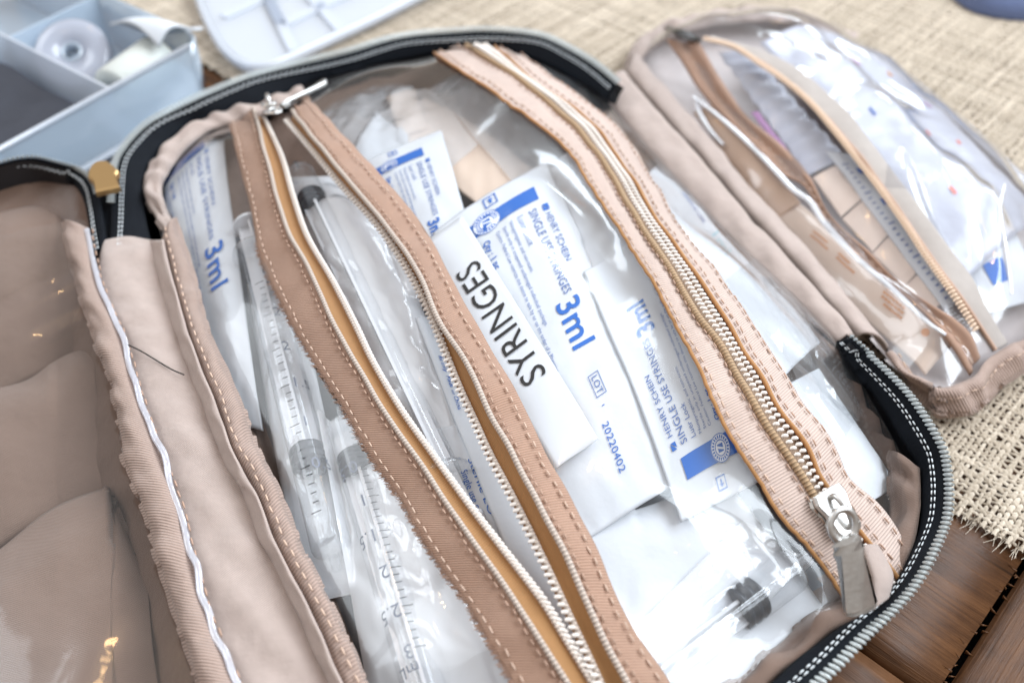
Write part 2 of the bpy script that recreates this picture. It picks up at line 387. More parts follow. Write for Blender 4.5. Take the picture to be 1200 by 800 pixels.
# ------------------------------------------------------------------ text
def text_mesh(s, size, bold=0.0):
    c = bpy.data.curves.new('t', 'FONT'); c.body = s; c.size = size*U*1.0; c.offset = bold*U; c.resolution_u = 3; c.space_character = 1.04
    o = bpy.data.objects.new('t', c); COL.objects.link(o)
    me = bpy.data.meshes.new_from_object(o); bpy.data.objects.remove(o); bpy.data.curves.remove(c)
    V = np.array([v.co[:] for v in me.vertices]).reshape(-1, 3)/U; F = [tuple(p.vertices) for p in me.polygons]; bpy.data.meshes.remove(me)
    return V, F
def lettering(s, size, x, y, fmap, mat, parent, fit=None, bold=0.0, name='lettering', up=None):
    V, F = text_mesh(s, size, bold)
    if not len(V): return
    w = V[:, 0].max()
    if fit: V[:, 0] *= fit/w
    return mk(name, fmap(V[:, 0]+x, V[:, 1]+y), F, mat, parent, smooth=False)
def patch(name, x0, y0, x1, y1, fmap, mat, parent, n=6, skew=0):
    a, b = np.meshgrid(np.linspace(0, 1, n), np.linspace(0, 1, n), indexing='ij')
    X = x0+(x1-x0)*a+skew*b; Y = y0+(y1-y0)*b
    return mk(name, fmap(X.ravel(), Y.ravel()), gridF(n, n), mat, parent, smooth=True)
def ring_mark(mb, x, y, r0, r1, fmap, n=28):
    a = np.linspace(0, 2*np.pi, n, endpoint=False)
    V = np.vstack([fmap(x+r0*np.cos(a), y+r0*np.sin(a)), fmap(x+r1*np.cos(a), y+r1*np.sin(a))])
    mb.add(V, [(i, (i+1) % n, n+(i+1) % n, n+i) for i in range(n)])
def quad_mark(mb, pts, fmap):
    p = np.asarray(pts, float); mb.add(fmap(p[:, 0], p[:, 1]), [tuple(range(len(p)))])
# ------------------------------------------------------------------ table of planks
GD = np.array([.74, -.673]); PD = np.array([.673, .74])
def gp(g, p, z=0.0):
    g = np.asarray(g, float); p = np.asarray(p, float)
    return np.stack([g*GD[0]+p*PD[0], g*GD[1]+p*PD[1], z+0*g+0*p], -1)
def wood_mat():
    m, nt, out = node_mat('dark_varnished_wood'); L = nt.links.new
    p = N_(nt, 'ShaderNodeBsdfPrincipled'); p.inputs['Specular IOR Level'].default_value = .22; L(p.outputs[0], out.inputs[0]); tc = N_(nt, 'ShaderNodeTexCoord')
    oi = N_(nt, 'ShaderNodeObjectInfo'); ad = N_(nt, 'ShaderNodeVectorMath', operation='ADD'); L(tc.outputs['UV'], ad.inputs[0])
    cb = N_(nt, 'ShaderNodeCombineXYZ'); L(math_(nt, 'MULTIPLY', oi.outputs['Random'], 40.0), cb.inputs[0]); L(math_(nt, 'MULTIPLY', oi.outputs['Random'], 70.0), cb.inputs[1]); L(cb.outputs[0], ad.inputs[1])
    mp = N_(nt, 'ShaderNodeMapping'); mp.inputs['Scale'].default_value = (.09, 1.1, 1); L(ad.outputs[0], mp.inputs[0])
    n = N_(nt, 'ShaderNodeTexNoise', i_Scale=1.0, i_Detail=8.0, i_Roughness=.65, i_Distortion=.9); L(mp.outputs[0], n.inputs['Vector'])
    mp2 = N_(nt, 'ShaderNodeMapping'); mp2.inputs['Scale'].default_value = (.5, 14, 1); L(ad.outputs[0], mp2.inputs[0])
    n2 = N_(nt, 'ShaderNodeTexNoise', i_Scale=1.0, i_Detail=4.0); L(mp2.outputs[0], n2.inputs['Vector'])
    n3 = N_(nt, 'ShaderNodeTexNoise', i_Scale=.35, i_Detail=5.0, i_Roughness=.7); L(ad.outputs[0], n3.inputs['Vector'])
    cr = N_(nt, 'ShaderNodeValToRGB'); e = cr.color_ramp.elements
    e[0].position = .36; e[0].color = (.012, .006, .003, 1); e[1].position = .68; e[1].color = (.165, .072, .028, 1)
    k = e.new(.5); k.color = (.075, .031, .012, 1)
    L(math_(nt, 'MULTIPLY_ADD', n2.outputs[0], .13, math_(nt, 'MULTIPLY_ADD', n3.outputs[0], .35, math_(nt, 'MULTIPLY', n.outputs[0], .6))), cr.inputs[0]); L(cr.outputs[0], p.inputs['Base Color'])
    L(math_(nt, 'MULTIPLY_ADD', n3.outputs[0], .4, .22), p.inputs['Roughness'])
    bp = N_(nt, 'ShaderNodeBump'); bp.inputs['Distance'].default_value = .0004; L(math_(nt, 'ADD', n.outputs[0], math_(nt, 'MULTIPLY', n2.outputs[0], .5)), bp.inputs['Height']); L(bp.outputs[0], p.inputs['Normal'])
    return m
M['wood'] = wood_mat()
table = thing('wooden_table', gp(0, 0, -4), 'dark brown varnished plank table under the burlap and the open case', 'table')
def plank(g0, g1, p0, p1, along='g'):
    ng, npp = 40, 14
    G, Pp = np.meshgrid(np.linspace(g0, g1, ng), np.linspace(p0, p1, npp), indexing='ij')
    sd = RNG.integers(0, 50); b = 0.16
    eg = np.minimum(np.minimum(G-g0, g1-G), np.minimum(Pp-p0, p1-Pp))
    # worn, wavy long edges
    W = gp(G+0*.05*nz(Pp, G, sd, 3), Pp, 0.0)
    W[..., 2] = -.02+.03*nz(G, Pp, sd, 9)-.10*(eg < .01)
    j = .07*nz(G*1.0, Pp*0, sd+3, 1.2)
    edge = ((np.abs(Pp-p0) < .01) | (np.abs(Pp-p1) < .01))
    W[..., 0] += PD[0]*j*edge; W[..., 1] += PD[1]*j*edge
    uv = np.stack([G, Pp], -1) if along == 'g' else np.stack([Pp, G], -1)
    return sheet('plank', W, M['wood'], table, uv, thick=2.5)
for k in range(-7, 7):
    p0 = -2.27+k*9.6
    plank(-62, 17.9, p0+.10, p0+9.6-.10)
for k in range(3): plank(18.08+k*12.2, 18.08+k*12.2+12.0, -62, 62, 'p')
mb = MB()                                                      # the black joint has splinters
for i in range(46):
    p = RNG.uniform(-9, 4.2); a = gp(17.95+RNG.normal(0, .05), p, -.12)
    tip = a+np.r_[(-GD if RNG.random() < .5 else GD)*RNG.uniform(.08, .35), 0]+np.r_[PD*RNG.uniform(-.15, .15), .03]
    w = RNG.uniform(.015, .05)
    mb.add([a+np.r_[PD*w, -.1], a-np.r_[PD*w, .1], tip, a+[0, 0, .06]], [(0, 3, 2), (3, 1, 2), (0, 2, 1), (0, 1, 3)])
mb.build('splinters', M['wood'], table, uv=np.zeros((184, 2)), kind='stuff')
V, F = box(gp(5, 0, -3.2), np.r_[GD*70, 0], np.r_[PD*64, 0], [0, 0, .6]); mk('table_underframe', V, F, pbr('black_gap', (.006, .005, .004), .9), table, smooth=False)

# ------------------------------------------------------------------ burlap: real woven threads
def burlap_mat():
    m, nt, out = node_mat('jute'); L = nt.links.new
    p = N_(nt, 'ShaderNodeBsdfPrincipled', i_Roughness=.85); L(p.outputs[0], out.inputs[0]); p.inputs['Specular IOR Level'].default_value = .2; p.inputs['Sheen Weight'].default_value = .2
    tc = N_(nt, 'ShaderNodeTexCoord'); sp = N_(nt, 'ShaderNodeSeparateXYZ'); L(tc.outputs['UV'], sp.inputs[0])
    n = N_(nt, 'ShaderNodeTexNoise', i_Scale=900.0, i_Detail=3.0); L(tc.outputs['Object'], n.inputs['Vector'])
    cr = N_(nt, 'ShaderNodeValToRGB'); e = cr.color_ramp.elements
    e[0].position = 0; e[0].color = (.29, .23, .165, 1); e[1].position = 1; e[1].color = (.76, .66, .535, 1)
    L(math_(nt, 'MULTIPLY_ADD', n.outputs[0], .5, math_(nt, 'MULTIPLY', sp.outputs[0], .55)), cr.inputs[0]); L(cr.outputs[0], p.inputs['Base Color'])
    bp = N_(nt, 'ShaderNodeBump'); bp.inputs['Distance'].default_value = .0004; L(n.outputs[0], bp.inputs['Height']); L(bp.outputs[0], p.inputs['Normal'])
    return m
M['jute'] = burlap_mat()
def weave(g0, g1, p0, p1, pitch):
    VV, FF, UVV, base = [], [], [], 0
    for axis in (0, 1):
        A0, A1, B0, B1 = (g0, g1, p0, p1) if axis == 0 else (p0, p1, g0, g1)
        nth = int((B1-B0)/pitch); ns = int((A1-A0)/pitch)*2+1
        k = np.arange(nth); a = A0+np.arange(ns)*pitch/2
        K, Aa = np.meshgrid(k, a, indexing='ij'); ph = np.arange(ns)[None]
        c = B0+(K+.5)*pitch+.07*nz(Aa, K*7.3, 31+axis, 4.0)+.05*nz(Aa, K*3.1, 33+axis, .8)
        over = np.where((ph % 2) == 0, 0, np.where(((ph//2)+K+axis) % 2 == 0, 1.0, -1.0))
        z = .15+.038*over
        wd = pitch*((.27 if axis else .24)+.13*RNG.random((nth, 1))+.06*nz(Aa, K*5.7, 35+axis, 1.0)+.03*nz(Aa, K*9.1, 38+axis, .3))
        rnd = np.broadcast_to(RNG.random((nth, 1)), K.shape)
        # frayed ends reach out a little, unevenly
        end = RNG.normal(0, .16, (nth, 2))
        Aa = Aa.copy(); Aa[:, 0] -= np.abs(end[:, 0])+.05; Aa[:, -1] += np.abs(end[:, 1])
        layers = [(-1, -.03), (0, .03), (1, -.03)]
        P = np.stack([np.stack([Aa, c+s*wd, z+dz], -1) for s, dz in layers], 2)     # nth, ns, 3, 3
        W = gp(P[..., 0], P[..., 1], P[..., 2]) if axis == 0 else gp(P[..., 1], P[..., 0], P[..., 2])
        idx = np.arange(nth*ns*3).reshape(nth, ns, 3)+base
        q = np.stack([idx[:, :-1, :-1], idx[:, 1:, :-1], idx[:, 1:, 1:], idx[:, :-1, 1:]], -1).reshape(-1, 4)
        if axis == 0: q = q[:, ::-1]
        VV.append(W.reshape(-1, 3)); FF.append(q); UVV.append(np.stack([np.repeat(rnd[:, :, None], 3, 2), 0*P[..., 0]], -1).reshape(-1, 2)); base += nth*ns*3
    return np.vstack(VV), np.ascontiguousarray(np.vstack(FF)), np.vstack(UVV)
V, F, uvw = weave(-40, 24, 3.9, 44, .195)
bur = mk('burlap_runner', V, F, M['jute'], None, uvw, smooth=True, loc=gp(0, 20, 0))
tag(bur, 'coarse woven beige burlap runner lying across the wooden table', 'burlap cloth')
mb = MB()                                                      # loose fibres along the near edge
for i in range(420):
    g = RNG.uniform(-5, 30); a = gp(g, 3.9+RNG.uniform(-.05, .3), .2)
    L = RNG.uniform(.25, .8); pth = [a+np.r_[-PD*L*f+GD*RNG.normal(0, .10)*f, -.12*f] for f in (0, .5, 1)]
    V, F = tube(pth, [.02, .015, .008], 3); mb.add(V, F)
mb.build('loose_fibres', M['jute'], bur, uv=np.full((sum(len(v) for v in mb.V), 2), .7), kind='stuff')

# the folded blue cloth at the far edge of the picture
P = un(spline([(1110, -30), (1140, -8), (1172, 1), (1215, 5), (1280, 2)], 20), 1.2); Q = P+[3.5, 7, .6]
t = np.linspace(0, 1, 8)[None, :, None]; S = P[:, None]*(1-t)+Q[:, None]*t; S[..., 2] += .5*np.sin(t[..., 0]*2.5)+.15*nz(S[..., 0], S[..., 1], 3, 2); S[:, 0, 2] = .3
ob = sheet('blue_cloth', S, pbr('blue_denim', (.12, .16, .30), .8, bump=[('noise', 300, .03)]), None, cmuv(S), thick=.25)
tag(ob, 'dark blue folded cloth at the far edge of the burlap', 'cloth')
# ------------------------------------------------------------------ the open case: rim, shell, spine
bag = thing('toiletry_case', un(np.array([640., 430.]), 0.0), 'open black zip-round case lined in beige with clear zipped pocket', 'case')
def loft(pa, pb, n, m, za, zb, prof=None, noise=0.0, seed=0, nsc=1.5):
    """surface between two outlines; za/zb a height, a list along the outline or a height field"""
    def edge(p, z):
        q = spline(p, n)
        if callable(z): return hit(q, z)
        z = np.interp(np.linspace(0, 1, n), np.linspace(0, 1, len(z)), z) if isinstance(z, (list, tuple)) else np.full(n, z)
        return un(q, z)
    A, B = edge(pa, za), edge(pb, zb); w = np.linspace(0, 1, m)
    P = A[:, None]*(1-w)[None, :, None]+B[:, None]*w[None, :, None]
    N = normals(P)
    h = np.zeros((n, m))+(prof(w)[None] if prof else 0)
    if noise: h = h+noise*nz(P[..., 0], P[..., 1], seed, nsc)
    return P+N*h[..., None]
def roll(h): return lambda w: h*np.sqrt(np.clip(1-(2*w-1)**2, 0, 1))

RIM_O = [(128, 292), (130, 262), (131, 230), (134, 197), (143, 177), (167, 150), (200, 130), (250, 107), (300, 88), (350, 75), (400, 63), (467, 44), (533, 37), (583, 36), (633, 42), (667, 57), (700, 77), (724, 97)]
RIM_I = [(180, 292), (172, 262), (166, 225), (175, 193), (197, 167), (230, 142), (265, 134), (310, 122), (370, 95), (433, 78), (507, 64), (545, 59), (585, 60), (620, 68), (650, 79), (680, 95), (695, 103), (712, 117)]
RIM2_O = [(997, 396), (1040, 437), (1073, 474), (1100, 520), (1108, 545), (1112, 576), (1107, 613), (1090, 656), (1063, 696), (1017, 743), (973, 786), (930, 824), (870, 870)]
RIM2_I = [(978, 400), (1005, 437), (1030, 473), (1055, 514), (1075, 550), (1077, 600), (1069, 640), (1047, 683), (1025, 713), (985, 734), (938, 768), (890, 812), (830, 860)]
LRIM_O = [(-60, 208), (-30, 199), (0, 192), (40, 185), (73, 192), (97, 202), (110, 216), (117, 240), (122, 268), (127, 294)]
LRIM_I = [(-60, 232), (-30, 216), (0, 206), (43, 202), (80, 212), (96, 230), (103, 255), (106, 275), (108, 288), (112, 300)]
def rim(name, po, pi, zo, zi, n=220, teeth=(0, 1)):
    P = loft(po, pi, n, 7, zo, zi, lambda w: .10*np.sin(np.pi*w), .03, 5, 1.2)
    b = sheet(name, P, M['black'], bag, cmuv(P), thick=.10)
    N = normals(P); N = N*np.sign(np.sum(N*(CAM-P), -1, keepdims=True))
    mb = MB(); st = resample(P[:, 0], int(length(P[:, 0])/.17)); T = unit(np.gradient(st, axis=0)); S = resample(P[:, 2], len(st))-st; S = unit(S)
    for i in range(int(teeth[0]*len(st)), int(teeth[1]*len(st))):   # bulky coil teeth round the rim
        c = st[i]+np.array([0, 0, .07]); V, F = tube([c-S[i]*.16, c-S[i]*.09, c, c+S[i]*.09, c+S[i]*.15], [.03, .058, .066, .058, .03], 6, 1.0, T[i]); mb.add(V, F)
    mb.build('rim_zipper', M['silver_coil'], b, kind='stuff')
    mb = MB()
    wd = np.linalg.norm(P[:, -1]-P[:, 0], axis=1)[:, None]
    for off in (.32, .43):
        f = np.clip(off/wd, 0, .9); Q = P[:, 0]*(1-f)+P[:, -1]*f; Q = Q+N[:, 2]*(.06+.10*np.sin(np.pi*f))
        stitch(Q+N[:, 2]*.04, N[:, 2], mb, .14, .10, .028, .003)
    mb.build('rim_stitching', M['thread_white'], b, kind='stuff')
    return P
far = rim('rim_tape', RIM_O, RIM_I, [3.3, 3.5, 3.9, 4, 4, 4, 4, 3.8], [3.1, 3.1, 3.15, 3.2, 3.2, 3.2, 3.2, 3.1], teeth=(.085, 1))
near = rim('rim_tape', RIM2_O, RIM2_I, [3.6, 3.8, 3.9, 4, 4], [2.7, 2.8, 3.2, 3.6, 3.65])
lft = rim('rim_tape', LRIM_O, LRIM_I, [3.6, 3.8, 3.7, 3.3], [2.8, 2.8, 2.9, 3.1], 110, (0, .70))
P = loft([(98, 222), (103, 250), (106, 275), (108, 300)], [(172, 205), (168, 230), (172, 262), (180, 300)], 40, 12, 3.0, 2.9, lambda w: .2*np.sin(np.pi*w)); sheet('hinge_cloth', P, M['black'], bag, cmuv(P), thick=.08)
# outer shells, down to the table
spR = un(spline([(724, 97), (770, 130), (830, 197), (890, 268), (950, 340), (997, 396)], 30), 2.4)
spL = un(spline([(620, 1060), (470, 930), (330, 800), (260, 640), (185, 480), (150, 380), (128, 292)], 40), 2.4)
off = un(np.array([(800., 920.), (720., 1000.), (620., 1060.)]), 3.4)
loopR = np.vstack([far[:, 0], spR[1:-1], near[:, 0], off, spL[1:-1]])
def shell(loop, name):
    c = loop.mean(0); rows = [loop-[0, 0, .05], c+(loop-c)*.995-[0, 0, 1.2], c+(loop-c)*.975-[0, 0, 2.3]]
    b = c+(loop-c)*.93; b[:, 2] = .45; rows.append(b); b = c+(loop-c)*.4; b[:, 2] = .40; rows.append(b); b = c+(loop-c)*.01; b[:, 2] = .40; rows.append(b)
    P = np.stack(rows, 1); n, m = P.shape[:2]
    return mk(name, P, gridF(n, m, True), M['shell'], bag)
shell(loopR, 'right_shell')
offl = un(np.array([(200., 1000.), (-120., 1000.), (-260., 700.), (-160., 330.)]), 3.0)
spL2 = un(spline([(127, 294), (112, 400), (145, 480), (195, 640), (260, 800), (330, 930)], 30), 2.4)
shell(np.vstack([lft[:, 0], spL2[1:], offl]), 'left_shell')

# spine cloth between the halves, right spine cloth, second fold
LIP_L = [(103, 267), (117, 334), (143, 394), (160, 454), (187, 530), (213, 600), (230, 673), (250, 733), (277, 796), (300, 850)]
SPINE_R = [(176, 282), (190, 340), (213, 414), (240, 480), (257, 530), (283, 576), (310, 643), (350, 720), (382, 793), (410, 850)]
LIP_LO = [(80, 262), (97, 334), (117, 400), (137, 440), (143, 480), (147, 530), (173, 600), (193, 660), (217, 733), (236, 796), (252, 850)]
LIP_RO = [(203, 262), (223, 317), (240, 390), (263, 440), (287, 494), (298, 533), (333, 606), (352, 666), (377, 713), (399, 786), (425, 850)]
def folds(P, amp, seed, f=2.0):
    """puckers across a band"""
    L = cmuv(P)[..., 1]; N = normals(P); w = np.linspace(0, 1, P.shape[1])[None]
    k = amp*(np.sin(L*f+1.3*nz(L, 0*L, seed, 2.0)*2)*.5+nz(L, w*2+0*L, seed+1, .9))*np.sin(np.pi*w)**.5
    return P+N*k[..., None]
def cap_end(P, drop=.5):
    Q = P.copy(); return Q
P = loft([(p[0], p[1]) for p in [(118, 284)]+[(p[0]-2, p[1]+6) for p in LIP_L[1:]]], [(p[0]+6, p[1]) for p in SPINE_R], 160, 20, 3.25, 3.25, lambda w: .28*np.sin(np.pi*w)**.7)
P = folds(P, .07, 11, 1.3)
sp = sheet('spine_cloth', P, M['satin'], bag, cmuv(P), thick=.12)
A = loft(LIP_LO, LIP_L, 170, 12, 3.0, 3.5, roll(.45)); A = folds(A, .07, 15, 1.7)
lp = sheet('binding', A, M['binding'], bag, cmuv(A), thick=.1)
V, F = tube(un(spline(LIP_L, 170), 3.62)+np.stack([.06*nz(np.linspace(0, 30, 170), 0, 21, 1.5)]*3, 1), .105, 8, .6); mk('vinyl_edge', V, F, M['edge'], lp)
N = normals(A); mb = MB(); stitch(un(spline([(p[0]+5, p[1]+1) for p in LIP_L], 170), 3.62), np.tile([0, 0, 1.], (170, 1)), mb, .22, .2, .03); mb.build('stitching', M['thread_brown'], lp, kind='stuff')
B = loft([(p[0]+13, p[1]-1) for p in SPINE_R], LIP_RO, 170, 12, 3.6, 3.3, roll(.5)); B = folds(B, .065, 25, 1.8)
rp = sheet('binding', B, M['binding'], bag, cmuv(B), thick=.1)
B2 = loft(SPINE_R, [(p[0]+15, p[1]-1) for p in SPINE_R], 170, 6, 3.25, 3.95, lambda w: .05+0*w); B2 = folds(B2, .06, 27, 1.8)
rb = sheet('binding', B2, M['satin'], bag, cmuv(B2), thick=.08)
N = normals(B); mb = MB(); stitch(B[:, 2]+N[:, 2]*.06, N[:, 2], mb, .26, .14, .034); mb.build('stitching', M['thread'], rp, kind='stuff')
# a loose dark thread across the spine
pt = spline([(146, 403), (165, 412), (185, 424), (202, 434), (216, 440)], 30); V, F = tube(un(pt, 3.62)+[0, 0, .04], .022, 5); mk('loose_thread', V, F, M['ink'], sp)

SPA = [(704, 108), (742, 160), (784, 208), (856, 285), (918, 348), (980, 404)]
SPB = [(733, 86), (775, 135), (830, 197), (882, 260), (917, 295), (960, 345), (1002, 394)]
SPC = [(741, 66), (780, 108), (814, 148), (852, 195), (900, 252), (940, 297), (985, 347), (1038, 413)]
P = loft(SPA, SPB, 120, 12, 2.6, 2.6, roll(.35)); P = folds(P, .08, 41, 1.0); sheet('spine_cloth', P, M['satin'], bag, cmuv(P), thick=.1)

# gold cap where the zip ends
poly = un(np.array([(120, 194.5), (127, 194.5), (133, 198), (138, 203), (141, 206), (138.5, 211), (140, 217), (142.5, 225), (114, 231), (112, 223), (110, 218), (105, 213), (105, 207), (109, 200), (114, 196)])*1.0, 4.15)
V, F = prism(poly, .0, .28, .07); gt = mk('zip_end_cap', V, F, M['gold'], bag, smooth=False)

# ------------------------------------------------------------------ the clear pocket of the right half
SEAM_PX = [(207, 267), (193, 235), (190, 212), (205, 184), (232, 158), (266, 146), (310, 128), (370, 97), (433, 80), (507, 65), (545, 60), (590, 62), (625, 70), (655, 82), (685, 98), (712, 118), (750, 158), (800, 214), (870, 287), (930, 342), (980, 396), (1005, 433), (1028, 470), (1052, 512), (1072, 550), (1074, 600), (1066, 640), (1045, 682), (1023, 712), (985, 732), (938, 768), (890, 812), (830, 870), (740, 960), (620, 1010), (500, 950), (402, 800), (352, 666), (298, 533), (263, 440), (240, 390), (223, 317)]
SEAM = un(np.array(SEAM_PX, float), 3.0); sdf = sdf_poly(SEAM[:, :2])
SEGS = [(-.1, -12.6, .9, -15.2, .45, .32), (1.0, -12.7, 1.7, -14.8, .4, .28), (2.4, 3.2, 1.7, -3.6, .6, .25), (-1.5, 6.5, 2.0, 9.5, .35, .22), (0, 4.6, 3.0, 7.0, .30, .18), (-3, 5, -.5, 9.5, .5, -.22), (1.2, 2.5, 2.6, -2.0, .55, .32), (.2, 1.0, 1.3, -4.5, .5, -.22), (-1.4, -12.2, .0, -14.8, .5, .5), (-2.4, -10, .4, -14, .5, .28), (4.9, 2, 6.6, -5.5, .6, .3), (6.4, -2, 6.6, -9, .35, .22), (5.2, -7, 6.3, -11, .4, -.25), (-9.2, 6, -8.6, 1, .5, .2), (-5.0, 11.5, 1.0, 11.8, .6, .25)]
def H(x, y):
    e = sdf(x, y); s, t = w2st(x, y); ei = np.clip(e, 0, None)
    A = 2.25+.75/(1+np.exp(-(s+2)/1.5))
    z = 3.0+A*(1-np.exp(-(ei/3.4)**1.25))-np.clip(-e, 0, 1.5)*4.0
    w = 1-np.exp(-ei/1.2)
    return z+w*(.12*nz(s, t*.7, 51, 4.0)+.65*creases(s, t, SEGS))
def Hs(x, y):                                                 # the calmer surface the tapes are sewn to
    e = sdf(x, y); s, t = w2st(x, y); ei = np.clip(e, 0, None)
    return 3.0+(2.25+.75/(1+np.exp(-(s+2)/1.5)))*(1-np.exp(-(ei/3.4)**1.25))-np.clip(-e, 0, 1.5)
FLOOR = 1.0
def layer(fr, dz=0.0):
    def f(x, y): return FLOOR+(Hs(x, y)-FLOOR)*fr+dz
    return f
# lining: grey floor and a beige gathered wall
s_, t_ = np.meshgrid(np.linspace(-12, 9, 70), np.linspace(-18, 17, 110), indexing='ij'); x_, y_ = st2w(s_, t_)
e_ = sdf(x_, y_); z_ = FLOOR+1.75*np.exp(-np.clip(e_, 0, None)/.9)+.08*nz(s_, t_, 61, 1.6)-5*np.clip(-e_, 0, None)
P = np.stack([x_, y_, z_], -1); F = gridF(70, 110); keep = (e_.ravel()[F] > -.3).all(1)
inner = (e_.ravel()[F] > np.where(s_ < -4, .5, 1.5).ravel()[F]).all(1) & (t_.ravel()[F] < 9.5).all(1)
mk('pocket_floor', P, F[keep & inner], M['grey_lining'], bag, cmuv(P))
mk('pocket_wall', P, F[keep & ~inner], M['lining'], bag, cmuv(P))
# gathered beige edging inside the black rim
G_O = [(206, 290), (186, 262), (168, 224), (177, 195), (198, 168), (230, 144), (264, 133), (310, 120), (352, 104)]
G_I = [(212, 290), (203, 262), (190, 225), (198, 203), (216, 178), (245, 154), (272, 146), (318, 132), (362, 114)]
P = loft(G_O, G_I, 200, 12, 3.05, 3.15, roll(.30)); P = folds(P, .16, 71, 5.0); sheet('gathered_edging', P, M['satin'], bag, cmuv(P), thick=.08)
G2_O = [(1078, 548), (1079, 580), (1078, 600), (1070, 640), (1048, 683), (1026, 713), (986, 733), (939, 768), (891, 812), (830, 862)]
G2_I = [(1045, 530), (1043, 570), (1040, 610), (1030, 650), (1015, 680), (1002, 700), (966, 720), (918, 750), (862, 796), (795, 850)]
P = loft(G2_O, G2_I, 200, 14, 3.25, 2.7, roll(.22)); P = folds(P, .15, 73, 4.0); ge = sheet('gathered_edging', P, M['lining'], bag, cmuv(P), thick=.08)

# tapes of the two zips
RL_O = [(500, 50), (506, 60), (567, 100), (613, 133), (660, 170), (690, 213), (720, 260), (765, 330), (790, 376), (824, 441), (855, 509), (888, 560), (914, 604), (950, 644), (980, 684), (998, 714)]
RL_I = [(546, 50), (551, 57), (613, 98), (667, 143), (710, 197), (747, 260), (793, 330), (817, 372), (849, 415), (888, 484), (912, 520), (940, 560), (958, 590), (985, 632), (1010, 668), (1022, 690)]
RR_I = [(578, 52), (582, 57), (630, 99), (687, 140), (730, 193), (770, 258), (800, 300), (850, 374), (890, 440), (918, 487), (947, 527), (962, 560), (988, 596), (1010, 624), (1050, 678)]
RR_O = [(603, 54), (607, 60), (653, 93), (700, 128), (740, 168), (800, 268), (843, 320), (890, 390), (933, 457), (980, 527), (998, 560), (1028, 588), (1050, 618), (1068, 650)]
LL_O = [(264, 130), (277, 180), (292, 240), (297, 267), (307, 310), (333, 364), (367, 424), (397, 470), (433, 533), (473, 593), (510, 656), (550, 713), (597, 793), (630, 850)]
LL_I = [(297, 127), (312, 185), (327, 240), (340, 276), (363, 317), (390, 377), (418, 428), (456, 492), (487, 535), (527, 596), (567, 652), (613, 720), (660, 793), (695, 850)]
LL_C = [(311, 140), (332, 185), (345, 230), (362, 278), (392, 330), (418, 380), (440, 426), (472, 480), (510, 534), (553, 593), (593, 645), (640, 706), (677, 766), (728, 850)]
RT_C = [(335, 142), (367, 180), (400, 220), (443, 268), (480, 324), (507, 380), (533, 447), (553, 492), (572, 535), (600, 588), (633, 655), (663, 720), (693, 784), (722, 850)]
RT_M = [(343, 132), (375, 172), (410, 215), (453, 266), (490, 320), (513, 374), (547, 427), (570, 477), (602, 535), (633, 596), (673, 673), (700, 733), (730, 793), (756, 850)]
RT_O = [(360, 111), (385, 140), (422, 178), (457, 218), (497, 266), (533, 334), (577, 410), (613, 474), (640, 530), (673, 590), (700, 643), (733, 716), (783, 796), (812, 850)]
def up(f, d): return lambda x, y: f(x, y)+d
def tape(name, a, b, mat, za=.10, zb=.10, prof=None, parent=None, noise=.05, seed=0, th=.07, n=240, m=12, scallop=.0):
    if scallop:
        q = spline(a, n); tt = np.linspace(0, 1, n); q = q+np.stack([np.sin(tt*n*1.9)*scallop+RNG.normal(0, scallop*.6, n), RNG.normal(0, scallop*.5, n)], 1); a = q[::2]
    P = loft(a, b, n, m, up(Hs, za), up(Hs, zb), prof, noise, seed, 1.3)
    return P, sheet(name, P, mat, parent or bag, cmuv(P), thick=th)
def tape_stitches(P, w, par, mat, lift=.05, **kw):
    N = normals(P); f = w*(P.shape[1]-1); i = int(f); g = f-i; j = min(i+1, P.shape[1]-1)
    Q = P[:, i]*(1-g)+P[:, j]*g; Q = Q+N[:, i]*lift
    mb = MB(); stitch(Q, N[:, i], mb, **kw); mb.build('stitching', mat, par, kind='stuff')
pf = lambda w: .05*np.sin(np.pi*w)+.0
rz = thing_zip = bpy.data.objects.new('closed_zipper', None); COL.objects.link(rz); rz.parent = bag
lz = bpy.data.objects.new('open_zipper', None); COL.objects.link(lz); lz.parent = bag
P1, o1 = tape('tape', RL_O, RL_I, M['grosgrain'], .10, .22, pf, rz, .05, 81, scallop=.5)
tape_stitches(P1, .18, rz, M['thread'], r=.032); tape_stitches(P1, .80, rz, M['thread_brown'], r=.034, dash=.13, gap=.20)
V, F = tube(P1[:, -1]+[0, 0, .05], .115, 8); mk('piping', V, F, M['cord_gold'], rz, cmuv(P1)[:, :1].repeat(8, 1).reshape(-1, 2).tolist()+[[0, 0]]*2)
V, F = tube(P1[:, 0]+[0, 0, .0], .06, 6); mk('piping', V, F, M['ziptape'], rz, np.zeros((len(V), 2)))
P2, o2 = tape('tape', RR_I, RR_O, M['grosgrain'], .22, .10, pf, rz, .05, 83)
tape_stitches(P2, .22, rz, M['thread_brown'], r=.034, dash=.13, gap=.20); tape_stitches(P2, .80, rz, M['thread_brown'], r=.032)
V, F = tube(P2[:, 0]+[0, 0, .03], .075, 6); mk('piping', V, F, M['ziptape'], rz, np.zeros((len(V), 2)))
P, o = tape('zip_tape', RL_I, RR_I, M['zip_base'], .06, .06, None, rz, 0, 0, th=.04, m=6)
